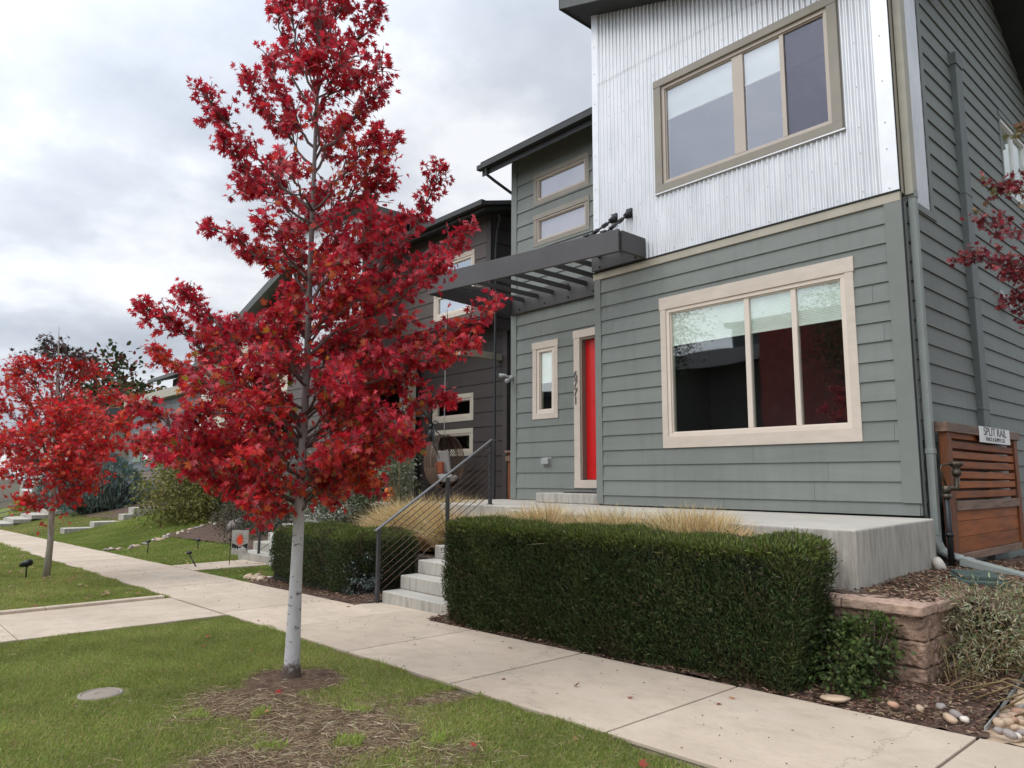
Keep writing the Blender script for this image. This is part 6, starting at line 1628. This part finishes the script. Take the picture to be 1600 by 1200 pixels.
stuff(link('fallen_leaves', me, 'leaf'), 'fallen tan and rusty leaves lying on the far lawn strip', 'leaves')
n = 22
x = rng.uniform(-9.5, -2.5, n); y = rng.uniform(2.2, 5.3, n)
P = np.stack([x, y, np.where(y > 3.8, base(x) + .034, bumps(x, y) + .05)], 1)
me = leaf_mesh('fallen_leaves', P, unit(rng.normal(size=(n, 3)) * np.array([1, 1, .12])), unit(np.array([0, 0, 1.]) + .25 * rng.normal(size=(n, 3))), rng.uniform(.035, .07, n), pick([(.40, .04, .03), (.42, .22, .10), (.30, .05, .03)], n))
stuff(link('fallen_leaves', me, 'leaf'), 'few small fallen maple leaves around the trunk and on the sidewalk', 'leaves')
n = 60
x = rng.uniform(-20, -13.6, n); y = rng.uniform(5.6, 7, n)
P = np.stack([x, y, bumps(x, y) + .06], 1)
me = leaf_mesh('fallen_leaves', P, unit(rng.normal(size=(n, 3)) * np.array([1, 1, .15])), unit(np.array([0, 0, 1.]) + .3 * rng.normal(size=(n, 3))), rng.uniform(.04, .09, n), pick([(.5, .42, .2), (.36, .2, .08)], n))
stuff(link('fallen_leaves', me, 'leaf'), 'few yellow fallen leaves on the neighbour lawn by the flag', 'leaves')

# ================================================================== ACROSS THE STREET (mirrored in the windows)
oh = thing('red_house', (-22, -20, -2), 'dark house with a red wing across the street, mirrored in the big window', 'house')
p = MB(); p.box(-30, -18.5, -25, -17, -2.6, 6.3); p.build('wall', 'brown_trim', oh); p = MB(); p.box(-19.0, -13, -25, -16.2, -2.4, 8.3); p.build('wall', 'red_brick', oh)
p = MB()
ym = -21; p.add([(-30.6, -25.6, 6.2), (-18.5, -25.6, 6.2), (-18.5, ym, 8.0), (-30.6, ym, 8.0), (-30.6, -16.3, 6.2), (-18.5, -16.3, 6.2)], [(0, 1, 2, 3), (3, 2, 5, 4), (0, 3, 4), (1, 5, 2), (0, 4, 5, 1)]); p.build('roof', 'roof', oh)
p = MB(); p.box(-25.4, -24.6, -17, -16.9, 1.2, 2.0); p.build('window', 'white', oh)
oh2 = thing('slate_house', (-23, -29, -2), 'tall slate-coloured house across the street, mirrored in the big window', 'house')
p = MB(); p.box(-26.5, -20.5, -33, -26, -2.6, 10.4); p.build('wall', 'far_grey', oh2); p = MB(); p.box(-26.8, -20.2, -33.3, -25.7, 10.4, 10.7); p.build('roof', 'roof', oh2)
oh3 = thing('slate_house', (-41, -21, -2), 'flat-roofed dark brown house across the street, mirrored at the edge of the big window', 'house')
p = MB(); p.box(-50, -32, -25, -17, -2.8, 6.0); p.build('wall', 'brown_trim', oh3); p = MB(); p.box(-50.3, -31.7, -25.3, -16.7, 6.0, 6.3); p.build('roof', 'roof', oh3)
leafy('tree', 'street tree across the road, mirrored in the right pane of the big window', 'tree', (-11.0, -10.5, 5.9), (2.4, 2.0, 2.6), 9000, .12, [(.09, .09, .035), (.14, .10, .04), (.06, .07, .03)], OVAL, stems=8, base_z=-1.6, fill=.3, lump=.35, part='crown')
leafy('tree', 'street tree across the road, mirrored in the left pane of the big window', 'tree', (-23.8, -12.5, 7.6), (3.2, 2.4, 2.4), 9000, .14, [(.07, .09, .03), (.10, .11, .04), (.05, .06, .025)], OVAL, stems=8, base_z=-1.9, fill=.3, lump=.35, part='crown')

# ================================================================== LIGHT, SKY, CAMERA
world = bpy.data.worlds.new('World'); scene.world = world; world.use_nodes = True
nt = world.node_tree; nt.nodes.clear()
SUN_EL, SUN_AZ = math.radians(52), math.radians(200)     # azimuth measured from +Y towards +X
wo = nt.nodes.new('ShaderNodeOutputWorld'); bg = nt.nodes.new('ShaderNodeBackground'); bg.inputs['Strength'].default_value = .1
sky = nt.nodes.new('ShaderNodeTexSky'); sky.sky_type = 'NISHITA'; sky.sun_disc = False; sky.sun_elevation = SUN_EL; sky.sun_rotation = SUN_AZ
tc = nt.nodes.new('ShaderNodeTexCoord')
sx = nt.nodes.new('ShaderNodeSeparateXYZ'); nt.links.new(tc.outputs['Generated'], sx.inputs[0])
# project the direction on a cloud deck so that the banks flatten towards the horizon
zc = N(nt, 'ShaderNodeMath', operation='MAXIMUM'); zc.inputs[1].default_value = .0; nt.links.new(sx.outputs['Z'], zc.inputs[0])
za = N(nt, 'ShaderNodeMath', operation='ADD'); za.inputs[1].default_value = .22; nt.links.new(zc.outputs[0], za.inputs[0])
dv = N(nt, 'ShaderNodeVectorMath', operation='DIVIDE'); nt.links.new(tc.outputs['Generated'], dv.inputs[0])
cz = N(nt, 'ShaderNodeCombineXYZ')
for i in range(3): nt.links.new(za.outputs[0], cz.inputs[i])
nt.links.new(cz.outputs[0], dv.inputs[1])
mp = N(nt, 'ShaderNodeMapping'); mp.inputs['Location'].default_value = (3.1, 1.7, 0); mp.inputs['Scale'].default_value = (1., 1., .4); nt.links.new(dv.outputs[0], mp.inputs['Vector'])
f1 = noise(nt, mp.outputs[0], 1.05, 7, .55); f2 = noise(nt, mp.outputs[0], 2.6, 5, .55)
mm_ = N(nt, 'ShaderNodeMath', operation='MULTIPLY_ADD'); mm_.inputs[1].default_value = .30; nt.links.new(f2, mm_.inputs[0]); nt.links.new(f1, mm_.inputs[2])
cc = ramp(nt, mm_.outputs[0], [(.50, (4.6, 5.05, 5.75)), (.63, (6.1, 6.5, 7.15)), (.76, (9.2, 9.35, 9.7))])
# overcast luminance: brighter to the zenith and towards the hidden sun
el = N(nt, 'ShaderNodeMapRange'); el.inputs['From Min'].default_value = .45; el.inputs['From Max'].default_value = 1.; el.inputs['To Min'].default_value = 1.; el.inputs['To Max'].default_value = 1.9
nt.links.new(sx.outputs['Z'], el.inputs['Value'])
sd = Vector((math.sin(SUN_AZ) * math.cos(SUN_EL), math.cos(SUN_AZ) * math.cos(SUN_EL), math.sin(SUN_EL)))
dt = N(nt, 'ShaderNodeVectorMath', operation='DOT_PRODUCT'); nt.links.new(tc.outputs['Generated'], dt.inputs[0]); dt.inputs[1].default_value = tuple(sd)
sg_ = N(nt, 'ShaderNodeMapRange'); sg_.inputs['From Min'].default_value = .2; sg_.inputs['From Max'].default_value = 1.; sg_.inputs['To Min'].default_value = 0; sg_.inputs['To Max'].default_value = 1.6
nt.links.new(dt.outputs['Value'], sg_.inputs['Value'])
ad = N(nt, 'ShaderNodeMath', operation='ADD'); nt.links.new(el.outputs[0], ad.inputs[0]); nt.links.new(sg_.outputs[0], ad.inputs[1])
vm = N(nt, 'ShaderNodeVectorMath', operation='SCALE'); nt.links.new(cc, vm.inputs[0]); nt.links.new(ad.outputs[0], vm.inputs['Scale'])
mxs = mixc(nt, .92, sky.outputs[0], vm.outputs[0])
nt.links.new(mxs, bg.inputs['Color']); nt.links.new(bg.outputs[0], wo.inputs['Surface'])

sl_ = bpy.data.lights.new('sun', 'SUN'); sl_.energy = 1.0; sl_.angle = math.radians(35); sl_.color = (1., .965, .92)
so = bpy.data.objects.new('sun', sl_); COL.objects.link(so)
so.rotation_euler = (-sd).to_track_quat('-Z', 'Y').to_euler()

cam = bpy.data.cameras.new('camera'); co = bpy.data.objects.new('camera', cam); COL.objects.link(co)
r_, u_, w_ = Vector((0.668188, 0.743985, 0.003413)), Vector((0.094242, -0.089189, 0.991546)), Vector((-0.738, 0.662217, 0.129709))
co.matrix_world = Matrix(((r_.x, u_.x, -w_.x, 0), (r_.y, u_.y, -w_.y, 0), (r_.z, u_.z, -w_.z, 0), (0, 0, 0, 1)))
cam.sensor_width = 36; cam.lens = 1133.0 / 1600 * 36; cam.clip_start = .05; cam.clip_end = 3000
scene.camera = co
scene.render.resolution_x, scene.render.resolution_y = 1024, 768
vs = scene.view_settings; vs.view_transform = 'Standard'; vs.look = 'None'; vs.gamma = 1; vs.exposure = .10
scene.cycles.max_bounces = 8; scene.cycles.transparent_max_bounces = 12
